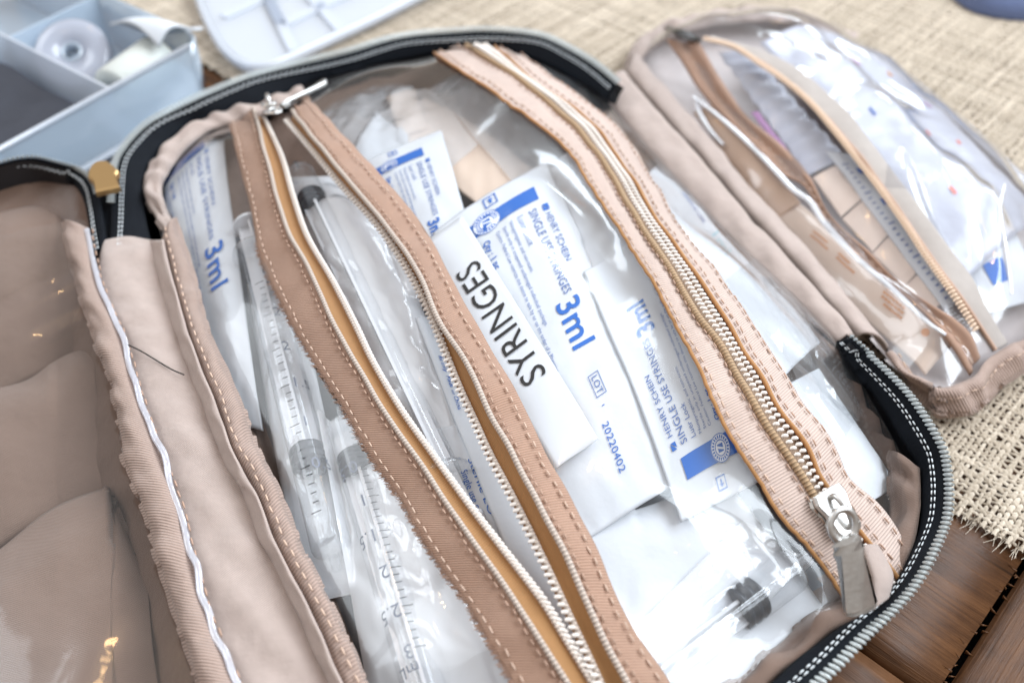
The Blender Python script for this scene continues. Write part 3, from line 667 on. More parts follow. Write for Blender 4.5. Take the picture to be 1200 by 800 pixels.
def coil(A, B, pitch, r, name, mat, par, h=.10):
    """two interlocking rows of teeth between outlines A and B"""
    n = int(length(A)/pitch); a = resample(A, n); b = resample(B, n); mb = MB(); T = unit(np.gradient((a+b)/2, axis=0)); tr = []
    for i in range(n):
        c = (a[i]+b[i])/2; S = unit(b[i]-a[i]); wd = np.linalg.norm(b[i]-a[i])
        for sgn, sh in ((-1, 0), (1, .5)):
            q = c+S*sgn*wd*.15+T[i]*pitch*sh+[0, 0, h]
            V, F = tube([q-S*wd*.12, q-S*wd*.07+[0, 0, .03], q+S*wd*.07+[0, 0, .03], q+S*wd*.12], [.025, r, r, .025], 6, 1.0, T[i]); mb.add(V, F)
    return mb.build(name, mat, par, kind='stuff')
coil(P1[:, -1], P2[:, 0], .20, .058, 'zip_teeth', M['coil'], rz)

# open zip: left half lies back, right half stands up a little
P3, o3 = tape('tape', LL_O, LL_I, M['grosgrain_tan'], .08, .30, pf, lz, .06, 85, n=300)
tape_stitches(P3, .20, lz, M['thread'], r=.030); tape_stitches(P3, .86, lz, M['thread_brown'], r=.034, dash=.12, gap=.17)
V, F = tube(P3[:, -1]+[0, 0, .05], .075, 8); mk('piping', V, F, M['cord'], lz, np.stack([np.zeros(len(V)), np.r_[np.repeat(cmuv(P3)[:, -1, 1], 8), 0, 0]], 1))
Z3 = loft(LL_I, LL_C, 300, 8, up(Hs, .24), up(Hs, .02), lambda w: -.10*np.sin(np.pi*w)); sheet('zip_tape', Z3, M['ziptape'], lz, cmuv(Z3), thick=.05)
def half_coil(A, ins, pitch, name, mat, par):
    n = int(length(A)/pitch); a = resample(A, n); b = resample(ins, n); T = unit(np.gradient(a, axis=0)); mb = MB()
    for i in range(n):
        S = unit(b[i]-a[i]); q = a[i]+[0, 0, .05]
        V, F = tube([q-S*.10, q-S*.04, q+S*.06, q+S*.15], [.035, .062, .058, .04], 6, 1.0, T[i]); mb.add(V, F)
    return mb.build(name, mat, par, kind='stuff')
half_coil(Z3[:, -1], Z3[:, 3], .155, 'zip_teeth', M['coil'], lz)
V, F = tube(Z3[:, -2]+[0, 0, .06], .06, 6); mk('piping', V, F, M['cord'], lz, np.stack([np.zeros(len(V)), np.r_[np.repeat(cmuv(Z3)[:, -1, 1], 6), 0, 0]], 1))
mb = MB()                                                      # frayed outer edge
Nn = normals(P3)
for i in range(900):
    k = RNG.integers(60, 299); p = P3[k, 0]+(P3[k-1, 0]-P3[k, 0])*RNG.random(); d = unit(P3[k, 0]-P3[k, 4]); L = RNG.uniform(.05, .15)
    e = p+d*L+RNG.normal(0, .03, 3); V, F = tube([p-d*.05, e], [.020, .010], 3); mb.add(V, F)
mb.build('frayed_edge', M['grosgrain_tan'], lz, uv=np.zeros((sum(len(v) for v in mb.V), 2)), kind='stuff')
P4, o4 = tape('tape', RT_M, RT_O, M['grosgrain_tan'], .34, .10, pf, lz, .06, 87, n=300)
tape_stitches(P4, .20, lz, M['thread_brown'], r=.034, dash=.16, gap=.12); tape_stitches(P4, .72, lz, M['thread'], r=.034)
V, F = tube(P4[:, 0]+[0, 0, .06], .085, 8); mk('piping', V, F, M['cord'], lz, np.stack([np.zeros(len(V)), np.r_[np.repeat(cmuv(P4)[:, 0, 1], 8), 0, 0]], 1))
Z4 = loft(RT_C, RT_M, 300, 8, up(Hs, .10), up(Hs, .26), lambda w: -.12*np.sin(np.pi*w)); sheet('zip_tape', Z4, M['ziptape'], lz, cmuv(Z4), thick=.05)
half_coil(Z4[:, 0], Z4[:, 4], .20, 'zip_teeth', M['coil'], lz)
V, F = tube(Z4[:, 1]+[0, 0, .06], .07, 8); mk('piping', V, F, M['cord'], lz, np.stack([np.zeros(len(V)), np.r_[np.repeat(cmuv(Z4)[:, 0, 1], 8), 0, 0]], 1))

# sliders and pulls
def slider(px, ahead, zf, pull_px, zp, scale=1.0, parent=None, bar=.42):
    """px: body centre in the photo, ahead: a pixel further along the zip; pull_px: pull from ring to tip"""
    c = hit(np.array([px], float), zf)[0]; a = hit(np.array([ahead], float), zf)[0]
    T = unit(a-c); Nn = unit(np.cross(T, np.cross([0, 0, 1.], T))); S = np.cross(T, Nn); c = c+Nn*.16
    b = parent
    out = np.array([(-.62, .28), (-.5, .40), (.1, .42), (.45, .52), (.68, .46), (.68, -.46), (.45, -.52), (.1, -.42), (-.5, -.40), (-.62, -.28)])*scale
    P = np.array([c+T*u+S*v for u, v in out]); n = len(P); mbb = MB()
    cc = P.mean(0)
    for z0, z1 in ((-.12, .0), (.16, .30)):
        r = [P+Nn*z0, P+Nn*(z1-.05), cc+(P-cc)*.88+Nn*z1]
        V = np.vstack(r); F = [tuple(range(n))[::-1], tuple(range(2*n, 3*n))]+[(i, (i+1) % n, n+(i+1) % n, n+i) for i in range(n)]+[(n+i, n+(i+1) % n, 2*n+(i+1) % n, 2*n+i) for i in range(n)]
        mbb.add(V, F)
    mbb.add(*box(c+T*.35+Nn*.08, T*.12, S*.12, Nn*.12))
    mbb.build('slider_body', M['metal'], b, smooth=False)
    V, F = tube(spline([c-T*.42+Nn*.28, c-T*.38+Nn*.48, c+T*.0+Nn*.60, c+T*.42+Nn*.48, c+T*.46+Nn*.28], 20), .09, 8, 1.0, S); mk('bridge', V, F, M['metal'], b)
    pp = np.array(pull_px, float); p0 = un(pp[:1], zp[0])[0]; p1 = un(pp[1:], zp[1])[0]
    Tp = unit(p1-p0); Np = unit(np.array([0, 0, 1.])-Tp*Tp[2]); Sp = np.cross(Tp, Np); L = np.linalg.norm(p1-p0); w = bar*scale
    # eye of the pull: a flat loop
    eye = [p0+Tp*(.42+.50*math.cos(k))*scale*.8+Sp*.36*scale*math.sin(k) for k in np.linspace(0, 2*math.pi, 25)[:-1]]
    V, F = tube(np.array(eye+eye[:1]), .105*scale, 8, .8, Np); mk('pull_eye', V, F, M['metal'], b)
    # body: a gently arched bar with rounded corners
    PROF = [(-1, -.07), (-1, .04), (-.93, .09), (-.5, .19), (0, .225), (.5, .19), (.93, .09), (1, .04), (1, -.07), (0, -.08)]
    prof = [(.62, .30), (.78, .40), (1.0, .42), (L-.12, .46), (L-.03, .43), (L, .36)]
    rows = []
    for u, ww in prof:
        ww = ww*scale*w/.42; rows.append([p0+Tp*u+Sp*ww*v+Np*h for v, h in ((-1, -.07), (-1, .05), (-.72, .13), (0, .16), (.72, .13), (1, .05), (1, -.07), (0, -.09))])
    V = np.array(rows).reshape(-1, 3); F = [tuple(f) for f in gridF(len(rows), 10, False, True)]+[tuple(range(10)), tuple(range((len(rows)-1)*10, len(rows)*10))[::-1]]
    pt_ = mk('pull_tab', V, F, M['metal'], b); pt_.data.set_sharp_from_angle(angle=R(30))
slider((975, 604), (957, 574), up(Hs, .2), [(985, 600), (1010, 716)], (6.3, 4.3), 1.0, rz)
slider((318, 134), (309, 118), up(Hs, .2), [(318, 132), (381, 97)], (4.9, 4.3), .62, lz, .30)
# folded tape end below the slider
P = loft([(1008, 640), (1022, 680), (1020, 715)], [(1030, 640), (1047, 672), (1042, 700)], 20, 10, 4.0, 3.8, roll(.12)); sheet('tape_end', P, M['satin'], bag, cmuv(P), thick=.06)
# ------------------------------------------------------------------ things in the pocket
GX, GY, GR = np.arange(-22, 16, .1), np.arange(-22, 22, .1), .1
TOP = np.full((len(GX), len(GY)), -5.0); ORDER = [0]
def spread(a, k):
    for ax in (0, 1):
        st = [np.roll(a, i, ax) for i in range(-k, k+1)]; a = np.max(st, 0)
    return a
def soft(a, k):
    for ax in (0, 1): a = np.mean([np.roll(a, i, ax) for i in range(-k, k+1)], 0)
    return a
def look(g, x, y):
    fx = np.clip((x-GX[0])/GR, 0, len(GX)-2.01); fy = np.clip((y-GY[0])/GR, 0, len(GY)-2.01); i = fx.astype(int); j = fy.astype(int); u = fx-i; v = fy-j
    return (g[i, j]*(1-u)+g[i+1, j]*u)*(1-v)+(g[i, j+1]*(1-u)+g[i+1, j+1]*u)*v
def occupy(P):
    i = np.clip(((P[..., 0]-GX[0])/GR+.5).astype(int), 0, len(GX)-1).ravel(); j = np.clip(((P[..., 1]-GY[0])/GR+.5).astype(int), 0, len(GY)-1).ravel()
    np.maximum.at(TOP, (i, j), P[..., 2].ravel())
class Frame:
    """a four-cornered sheet lying on a height field; X runs the way its print reads, Y towards the tops of the letters"""
    def __init__(s, A, B, C, D, hf, puff=0.0, crumple=.04, seed=0, clip=True, bend=None):
        s.hf = hf; s.puff = puff; s.cr = crumple; s.seed = seed; s.clip = clip; s.bend = bend; s.lift = .032; he = hf
        if clip:
            s.under = soft(spread(np.where(TOP < -1, 0.5, TOP), 2), 3); ORDER[0] += 1; s.k = ORDER[0]
            he = lambda x, y: np.minimum(np.maximum(hf(x, y)+puff*.5, look(s.under, x, y)+.07), Hs(x, y)-.55+.022*s.k)
        c = hit(np.array([A, B, C, D], float), he); s.c = c
        s.L = (np.linalg.norm(c[1]-c[0])+np.linalg.norm(c[2]-c[3]))/2; s.W = (np.linalg.norm(c[3]-c[0])+np.linalg.norm(c[2]-c[1]))/2
    def uvp(s, a, b, lift=0.0, puff=None):
        c = s.c; a = np.asarray(a, float)[..., None]; b = np.asarray(b, float)[..., None]
        P = (1-a)*(1-b)*c[0]+a*(1-b)*c[1]+a*b*c[2]+(1-a)*b*c[3]; a = a[..., 0]; b = b[..., 0]
        z = s.hf(P[..., 0], P[..., 1]); pk = s.puff if puff is None else puff
        z = z+pk*np.clip(np.sin(np.pi*np.clip(b, 0, 1)), 0, 1)**.8*np.clip(np.minimum(a, 1-a)*6, 0, 1)
        z = z+s.cr*nz(a*s.L, b*s.W, s.seed, 1.8)+s.cr*.4*nz(a*s.L, b*s.W, s.seed+1, .6)
        if s.bend: z = z+s.bend(a, b)
        if s.clip:
            z = np.maximum(z, look(s.under, P[..., 0], P[..., 1])+.07+(.0 if puff is None else .0))
            z = np.minimum(z, Hs(P[..., 0], P[..., 1])-.55+.022*s.k)
        P = P.copy(); P[..., 2] = z+lift; return P
    def __call__(s, x, y): return s.uvp(np.asarray(x)/s.L, np.asarray(y)/s.W, s.lift)
    def grid(s, n=40, m=18, lift=0.0, puff=None, wav=.0):
        a, b = np.meshgrid(np.linspace(0, 1, n), np.linspace(0, 1, m), indexing='ij')
        return s.uvp(a, b, lift, puff)
PK = 'wrapped syringes in the clear pocket'
def packet(f, label, name='syringe_packet', mat='paper', cat='syringe packet', group=PK, thick=.10, base=None):
    r = thing(name, f.uvp(.5, .5)-[0, 0, .3], label, cat, group)
    P = f.grid(110, 50); sheet('paper_wrapper', P, M[mat], r, cmuv(P), thick=thick)
    occupy(f.grid(200, 80))
    return r
def emblem(f, par, x, y, r):
    mb = MB()
    a = np.linspace(0, 2*np.pi, 29)[:-1]
    mb.add(np.vstack([f(x+r*np.cos(a), y+r*np.sin(a))+[0, 0, .008]]), [tuple(range(28))]); mb.build('emblem_disc', M['white_print'], par, smooth=False)
    f2 = lambda X, Y: f(X, Y)+[0, 0, .014]
    mb = MB(); ring_mark(mb, x, y, r*.93, r*.99, f2); ring_mark(mb, x, y, r*.50, r*.57, f2)
    quad_mark(mb, [(x-r*.28, y-r*.28), (x-r*.28, y+r*.28), (x+r*.02, y+r*.28), (x-r*.2, y-r*.28)], f2); quad_mark(mb, [(x+r*.28, y+r*.28), (x+r*.28, y-r*.28), (x-r*.05, y-r*.28), (x+r*.2, y+r*.28)], f2)
    for k in range(22):
        q = 2*math.pi*k/22; e = np.array([math.cos(q), math.sin(q)]); g = np.array([-e[1], e[0]])*r*.06; c = np.array([x, y])
        quad_mark(mb, [c+e*r*.64-g, c+e*r*.86-g, c+e*r*.86+g, c+e*r*.64+g], f2)
    mb.build('emblem', M['blue'], par, smooth=False)
def label_print(f, par, W=None, s=1.0, full=True, ml='3ml', size=1.0, blue='blue', txt='blue_pale', dates=True, x0=0.0):
    """the printed face of a syringe packet"""
    W = W or f.W; k = W/4.4
    Y = lambda v: v*k
    patch('blue_bar', x0+.95*s, Y(.62), x0+1.62*s, Y(3.55), f, M[blue], par, 8, skew=-.0)
    emblem(f, par, x0+1.28*s, Y(1.6), .50*k)
    mb = MB(); c = (x0+.42*s, Y(2.0)); r = .24*k
    for a0, a1, b0, b1 in ((-1, -.8, -1, 1), (.8, 1, -1, 1), (-1, 1, .82, 1), (-1, 1, -1, -.82), (-.15, .5, -.18, .18)):
        quad_mark(mb, [(c[0]+a0*r, c[1]+b0*r), (c[0]+a1*r, c[1]+b0*r), (c[0]+a1*r, c[1]+b1*r), (c[0]+a0*r, c[1]+b1*r)], f)
    quad_mark(mb, [(c[0]-.55*r, c[1]), (c[0]-.1*r, c[1]+.5*r), (c[0]-.1*r, c[1]-.5*r)], f)
    mb.build('paper_symbol', M[blue], par, smooth=False)
    T = lambda t, sz, x, y, m=txt, **kw: lettering(t, sz*k, x0+x*s, Y(y), f, M[m], par, **kw)
    mb = MB(); q = x0+1.95*s; quad_mark(mb, [(q, Y(3.55)), (q, Y(3.78)), (q+.30*k, Y(3.78)), (q+.02, Y(3.55))], f); quad_mark(mb, [(q+.05, Y(3.52)), (q+.32*k, Y(3.52)), (q+.32*k, Y(3.76))], f); mb.build('logo', M[blue], par, smooth=False)
    T('HENRY SCHEIN', .36, 2.38, 3.53, fit=2.35*s)
    T('SINGLE USE SYRINGES', .44, 1.95, 3.0, fit=4.0*s)
    T('Luer Lock', .34, 1.95, 2.55)
    T('Nonpyrogenic and non-toxic.', .20, 1.95, 2.25, fit=2.5*s); T('Sterile only in unopened undamaged individual package.', .19, 2.0, 1.98, fit=4.6*s)
    T('Caution: Federal Law restricts this device to sale by or on the order of a Physician.', .19, 2.0, 1.72, fit=6.3*s)
    T('Qty : 1 pc', .33, 2.05, 1.22, m=blue, bold=.006)
    for i, t in enumerate(('Distributed in the US by:', 'HENRY SCHEIN INC.', 'Does not contain natural rubber latex.', 'Rx only   Made in China')):
        T(t, .20, 2.05, .93-.24*i, fit=(2.2, 2.0, 2.9, 2.4)[i]*s, m=blue if i % 2 else txt)
    T(ml, 1.25*size, 6.1, 2.55, m=blue, bold=.02)
    if dates:
        mb = MB(); a, b, c_, d = x0+9.0*s, x0+9.0*s+.78*k, Y(2.62), Y(3.02); t = .025
        for u0, u1, v0, v1 in ((a, b, c_, c_+t), (a, b, d-t, d), (a, a+t, c_, d), (b-t, b, c_, d)): quad_mark(mb, [(u0, v0), (u1, v0), (u1, v1), (u0, v1)], f)
        mb.build('lot_box', M[txt], par, smooth=False)
        T('LOT', .32, 9.09, 2.71, m=txt); T("'", .4, 10.05, 2.5, m=blue); T('20220402', .36, 10.55, 2.45, m=blue)
        T('EXPIRY', .25, 8.4, 1.55, m=txt)

def lathe(axis0, axis1, prof):
    """prof: (distance along, radius)"""
    a = np.asarray(axis0, float); T = unit(np.asarray(axis1, float)-a)
    return tube([a+T*u for u, r in prof], [r for u, r in prof], 20, 1.0)
def syringe(p0, p1, hf, label, r=.55, stopper=.75, marks=True, lift=0.0, nums=('3', '2.5', '2', '1.5', '1', '0.5'), flip=True, ext=1.6):
    """p0 flange end, p1 tip end (photo pixels of the axis); stopper: share of the barrel where the piston sits"""
    a, b = hit(np.array([p0, p1], float), hf)+[0, 0, lift]; L = np.linalg.norm(b-a); T = unit(b-a)
    o = thing('syringe', (a+b)/2-[0, 0, r], label, 'syringe', 'syringes inside the clear wrappers')
    V, F = tube([a, a+T*.02, a+T*L], [r, r, r], 28); F = [f for f in F if len(f) == 4]; mk('barrel', V, F, M['barrel'], o)
    V, F = lathe(b, b+T, [(0, r), (.08, r*.96), (.16, r*.5), (.2, r*.3), (.75, r*.24), (.76, r*.05)]); mk('nozzle', V, F, M['barrel'], o)
    V, F = lathe(a, a+T, [(-.12, r*1.0), (-.12, r*1.55), (.02, r*1.55), (.03, r*1.0)]); mk('flange', V, F, M['barrel'], o)
    s = a+T*L*stopper
    V, F = lathe(s, b, [(-.02, r*.5), (0, r*.95), (.12, r*.97), (.17, r*.84), (.26, r*.84), (.30, r*.97), (.42, r*.97), (.47, r*.84), (.55, r*.84), (.60, r*.97), (.70, r*.95), (.86, r*.3), (.88, .01)]); mk('stopper', V, F, M['rubber'], o)
    S = unit(np.cross(T, [0, 0, 1.])); N = np.cross(S, T); mb = MB(); mid_ = (a-T*ext+s)/2; hl = np.linalg.norm(s-a+T*ext)/2
    mb.add(*box(mid_, T*hl, S*r*.78, N*.05)); mb.add(*box(mid_, T*hl, S*.05, N*r*.78))
    V, F = lathe(a-T*ext, a, [(-.12, .01), (-.12, r*1.1), (0, r*1.1), (0, .01)]); mb.add(V, F)
    mb.build('plunger', film('plunger_plastic', (.8, .85, .9), .2, .6, (.8, .85, .9)) if 'plunger' not in M else M['plunger'], o, smooth=False)
    def fm(x, y):                                             # x along the barrel from the tip, y round it
        x = np.asarray(x, float)[..., None]; an = np.asarray(y, float)[..., None]/r
        return b-T*x+(N*np.cos(an)+S*np.sin(an))*(r+.012)
    if marks:
        mb = MB(); z0 = L*(1-.93); step = (L*.80)/31
        for k in range(31):
            x = z0+k*step; w = .30 if k % 5 == 0 else .18
            quad_mark(mb, [(x, .02), (x+.028, .02), (x+.028, .02+w), (x, .02+w)], fm)
        mb.build('graduations', M['ink'], o, smooth=False)
        # numerals stand crosswise, read from the tip end
        def fn(X0):
            return lambda x, y: fm(X0+np.asarray(y), (.0-np.asarray(x)) if flip else np.asarray(x))
        for k, t in enumerate(reversed(nums)):
            X0 = z0+(k+1)*5*step-.12
            lettering(t, .56, .02 if '.' not in t else .02, 0, fn(X0), M['ink_grey'], o)
            if k == len(nums)-1: lettering('mL', .46, .0, 0, fn(X0+.5), M['ink_grey'], o)
    return o
M['plunger'] = film('plunger_plastic', (.96, .97, .98), .2, .8, (.96, .97, 1))
def wrap(f, label, film_puff=.5, mat='wrap', paper=True, seed=0, wr=1.0):
    r = thing('syringe_packet', f.uvp(.5, .5)-[0, 0, .3], label, 'syringe packet', PK)
    if paper: P = f.grid(40, 16, -.05, 0.0); sheet('paper_backing', P, M['wrap_paper'], r, cmuv(P), thick=.03)
    n, m = 90, 44; P = f.grid(n, m, .03, film_puff); N = normals(P); a, b = np.meshgrid(np.linspace(0, 1, n), np.linspace(0, 1, m), indexing='ij')
    k = np.clip(np.minimum(b, 1-b)*8, 0, 1)*np.clip(np.minimum(a, 1-a)*10, 0, 1)
    w = .05*nz(a*f.L, b*f.W, seed+5, .8)+.05*np.abs(nz(a*f.L*.5, b*f.W, seed+7, .5))-.02
    P = P+N*(k*w*wr)[..., None]; P[..., 2] = np.minimum(P[..., 2], Hs(P[..., 0], P[..., 1])-.06) if f.clip else P[..., 2]
    sheet('clear_film', P, M[mat], r); occupy(f.grid(160, 70, .0, film_puff*.9)); return r

# back row: tan and grey sachets at the far end
for q, lab, mt in (([(462, 165), (590, 262), (650, 215), (497, 112)], 'large plain tan paper sachet at the far end of the clear pocket', 'tan_paper'),
               ([(452, 112), (470, 160), (500, 150), (486, 102)], 'small tan paper flap standing behind the large tan sachet', 'tan_paper'),
               ([(405, 190), (480, 215), (478, 158), (441, 130)], 'pale grey pointed paper corner beside the large tan sachet', 'paper')):
    f = Frame(*q, layer(.62 if 'large' in lab else .56), 0.12, .06, 90)
    r = thing('paper_sachet', f.uvp(.5, .5)-[0, 0, .3], lab, 'sachet', 'paper sachets in the clear pocket'); P = f.grid(60, 30); occupy(f.grid(120, 70)); sheet('paper_wrapper', P, M[mt], r, cmuv(P), thick=.08)
f = Frame((500, 104), (672, 296), (745, 262), (590, 74), layer(.66), .25, .06, 92); wrap(f, 'empty crinkled clear wrapper at the far end beside the closed zip', .4, 'wrap', False, 3, .6)
f = Frame((600, 90), (720, 250), (760, 235), (650, 85), layer(.60), .1, .06, 93)
r = packet(f, 'pale packet tucked under the far end of the closed zip', mat='paper'); patch('blue_bar', 1.0, .3, 1.6, f.W*.7, f, M['blue'], r)

f = Frame((352, 150), (440, 300), (560, 170), (450, 92), layer(.5), .2, .06, 131); wrap(f, 'empty milky wrapper lying flat behind the short packet at the far end', .3, 'wrap', False, 37, .6)
# far left packet
f = Frame((176, 222), (246, 500), (306, 500), (264, 146), layer(.74), .25, .05, 95)
f.lift = .06; r = packet(f, 'white syringe packet in the far left corner with 3ml reading down towards the spine'); label_print(f, r, W=f.W*.92, s=f.L/12.8, size=1.5, dates=False, x0=.8)
f = Frame((416, 192), (478, 350), (560, 300), (517, 151), layer(.72), .18, .04, 97)
r = packet(f, 'short white syringe packet just right of the open zip at its far end'); label_print(f, r, W=f.W*.9, s=f.L/9.5, size=.8, dates=False)

# syringes in clear wrap, left of and inside the open zip
f = Frame((288, 330), (352, 708), (424, 690), (345, 320), layer(.60), .1, .03, 99)
wrap(f, 'clear wrapped syringe with its scale in view between binding and open zip', .9, 'wrap_clear', True, 11, .5)
syringe((302, 300), (388, 640), layer(.60, .52), 'clear syringe marked 3 to 0.5 mL lying left of the open zip', .56, .72)
f = Frame((318, 208), (455, 548), (560, 525), (432, 196), layer(.66), .1, .03, 101)
wrap(f, 'clear wrapped syringe showing inside the opening of the unzipped zip', .7, 'wrap_milky', True, 13)
syringe((520, 560), (352, 205), layer(.66, .45), 'syringe with dark stopper seen through the far end of the zip opening', .55, .86, marks=False)
f = Frame((372, 480), (440, 860), (640, 850), (480, 455), layer(.58), .1, .03, 103)
wrap(f, 'large crinkled clear packet under the near half of the open zip', .8, 'wrap_milky', True, 17)
syringe((505, 830), (405, 500), layer(.58, .5), 'clear syringe inside the large crinkled packet at the near end', .56, .80, marks=True)
f = Frame((498, 505), (610, 810), (705, 770), (590, 478), layer(.70), .12, .03, 105)
r = packet(f, 'white packet with small blue print showing in the zip opening at its near end')
for i, t in enumerate(('Do not use if seal is open or damaged', 'Does not contain natural rubber latex.', 'Sterile EO', 'Single use only')): lettering(t, .27, .75+.3*i, f.W*.62-.30*i, f, M['blue'], r, fit=2.6-.3*i)

# middle packets
f = Frame((488, 372), (640, 772), (776, 690), (627, 285), layer(.70), .16, .04, 107)
r = packet(f, 'white syringe packet under the SYRINGES card with only its date showing'); label_print(f, r, W=f.W, s=f.L/13.4, size=1.0)
f = Frame((640, 625), (775, 880), (990, 745), (850, 560), layer(.70), .2, .05, 109)
packet(f, 'plain white unprinted packet at the near end of the pocket')
f = Frame((640, 190), (790, 540), (850, 500), (700, 165), layer(.77), .30, .06, 113)
packet(f, 'smooth white padded packet between the two middle printed packets')
f = Frame((507, 271), (668, 640), (797, 560), (641, 187), layer(.79), .22, .04, 111)
r = packet(f, 'white syringe packet with blue bar partly behind the SYRINGES card'); label_print(f, r, W=f.W, s=f.L/13.0, size=1.0)
f = Frame((893, 560), (780, 270), (684, 318), (799, 609), layer(.81), .14, .035, 115)
r = packet(f, 'white syringe packet against the closed zip, its print upside down'); label_print(f, r, W=f.W, s=f.L/10.2, size=.95, dates=False)
# name card
f = Frame((701, 514), (541, 252), (490, 288), (650, 549), layer(.89), 0, .03, 117)
r = thing('name_card', f.uvp(.5, .5), 'white paper strip with SYRINGES in black capitals beside the open zip', 'name card')
P = f.grid(40, 10); sheet('card', P, M['paper_thin'], r, cmuv(P), thick=.025); occupy(f.grid(160, 60))
lettering('SYRINGES', 1.28, f.L*.265, f.W*.20, f, M['ink'], r, fit=f.L*.53)

# right of the closed zip
f = Frame((740, 215), (905, 455), (962, 398), (800, 168), layer(.74), .2, .04, 119)
r = packet(f, 'white 1ml packet right of the closed zip'); lettering('1ml', 1.0, f.L*.42, f.W*.50, f, M['teal'], r); lettering('SINGLE USE', .4, f.L*.2, f.W*.5, f, M['blue_pale'], r)
f = Frame((905, 455), (1000, 600), (1052, 568), (960, 430), layer(.66), .1, .05, 121)
packet(f, 'plain white paper tail of a packet at the near end right of the closed zip')
f = Frame((850, 330), (985, 520), (1020, 470), (905, 300), layer(.62), .2, .04, 122)
wrap(f, 'clear wrapper lying under the right edge of the pocket', .4, 'wrap_clear', False, 29, .4)

# syringe at the near end
f = Frame((955, 655), (735, 880), (690, 800), (870, 610), layer(.60), .1, .03, 123)
wrap(f, 'clear wrapped syringe lying crosswise at the near end of the pocket', .8, 'wrap', True, 31)
syringe((700, 835), (925, 668), layer(.60, .48), 'syringe with black stopper lying crosswise at the near end', .62, .70, marks=False)
# vinyl panels between the tapes
DR = soft(spread(np.where(TOP < -1, 0.5, TOP), 4), 7)
def st_line(P): 
    s, t = w2st(P[:, 0], P[:, 1]); o = np.argsort(t); return t[o], s[o]
def panel(left, right, ns, name='vinyl_window'):
    tt = np.linspace(-17.6, 16.6, 300)
    a = np.full(300, left) if isinstance(left, (int, float)) else np.interp(tt, *left)
    b = np.full(300, right) if isinstance(right, (int, float)) else np.interp(tt, *right)
    w = np.linspace(0, 1, ns); S = a[:, None]*(1-w)+b[:, None]*w; Tt = np.repeat(tt[:, None], ns, 1); x, y = st2w(S, Tt)
    z = H(x, y); e = sdf(x, y); P = np.stack([x, y, z], -1); F = gridF(300, ns)
    P[..., 2] += .0
    # near the sewn edges the sheet follows the tape
    k = np.exp(-np.minimum(w, 1-w)*ns/6.0)[None]; k = np.where((w[None] < .5) & isinstance(left, (int, float)), 0, k); k = np.where((w[None] > .5) & isinstance(right, (int, float)), 0, k)
    P[..., 2] = z*(1-k)+(Hs(x, y)+.06)*k
    dz = np.minimum(look(DR, x, y)+.06, Hs(x, y)-.06); q = .10; P[..., 2] = np.maximum(P[..., 2], dz)+q*np.exp(-np.abs(P[..., 2]-dz)/q)*.5
    for _ in range(10):
        Z = P[..., 2]; P[1:-1, 1:-1, 2] = (Z[1:-1, 1:-1]*2+Z[:-2, 1:-1]+Z[2:, 1:-1]+Z[1:-1, :-2]+Z[1:-1, 2:])/6
    P[..., 2] -= np.clip(-e, 0, 1)*2
    keep = (e.ravel()[F] > -.22).all(1)
    return mk(name, P, F[keep], M['vinyl'], bag)
mid = lambda P, w: P[:, int(w*(P.shape[1]-1))]
panel(-12.5, st_line(mid(P3, .3)), 50)
panel(st_line(mid(P4, .8)), st_line(mid(P1, .3)), 90)
panel(st_line(mid(P2, .7)), 10.0, 60)

# ------------------------------------------------------------------ left half: pocketed lining under clear vinyl
LS = [(-60, 236), (-30, 218), (0, 208), (43, 204), (80, 214), (97, 236), (104, 262), (118, 340), (138, 430), (150, 530), (175, 600), (195, 660), (220, 733), (240, 796), (262, 870), (180, 1000), (-150, 1000), (-240, 700), (-150, 330)]
LSEAM = un(np.array(LS, float), 3.0); lsdf = sdf_poly(LSEAM[:, :2])
def pocket_cloth(name, top, bot, h0, h1, sag, seed, lip=True, mat='lining'):
    """one cloth pocket wall: top edge and bottom edge as photo outlines"""
    P = loft(top, bot, 90, 40, h0, h1, lambda w: sag*(np.sin(np.pi*w)**.7+.25*np.sin(2*np.pi*w)), .16, seed, 3.2)
    P[..., 2] += .07*nz(P[..., 0], P[..., 1], seed+3, 1.3)
    P[..., 2] = np.where(lsdf(P[..., 0], P[..., 1]) < .0, np.minimum(P[..., 2], 2.9), P[..., 2])
    return sheet(name, P, M[mat], bag, cmuv(P), thick=.12), P
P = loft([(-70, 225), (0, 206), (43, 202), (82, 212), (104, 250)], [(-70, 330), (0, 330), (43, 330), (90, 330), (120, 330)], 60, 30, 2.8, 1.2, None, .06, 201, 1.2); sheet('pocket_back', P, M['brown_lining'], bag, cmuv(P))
pocket_cloth('lining_pocket', [(-80, 262), (0, 246), (50, 243), (74, 256), (92, 290)], [(-80, 490), (-30, 470), (30, 448), (80, 424), (116, 410)], [1.9, 2.1, 2.2, 2.1, 1.7], [.8, .9, 1.0, 1.0, .9], .8, 203)
pocket_cloth('lining_pocket', [(-80, 485), (-30, 468), (30, 446), (80, 416), (112, 408)], [(-80, 690), (-30, 660), (40, 620), (86, 594), (128, 582)], [1.3, 1.5, 1.6, 1.7, 1.4], [.8, .9, 1.0, 1.0, 1.0], .80, 207)
pocket_cloth('lining_pocket', [(-80, 700), (-20, 655), (50, 605), (120, 572), (124, 574), (146, 640)], [(-120, 960), (-20, 960), (60, 960), (140, 950), (172, 940), (204, 900)], [1.3, 1.6, 1.8, 1.9, 1.7, 1.3], [1.0, 1.1, 1.2, 1.2, 1.1, 1.0], .8, 211)
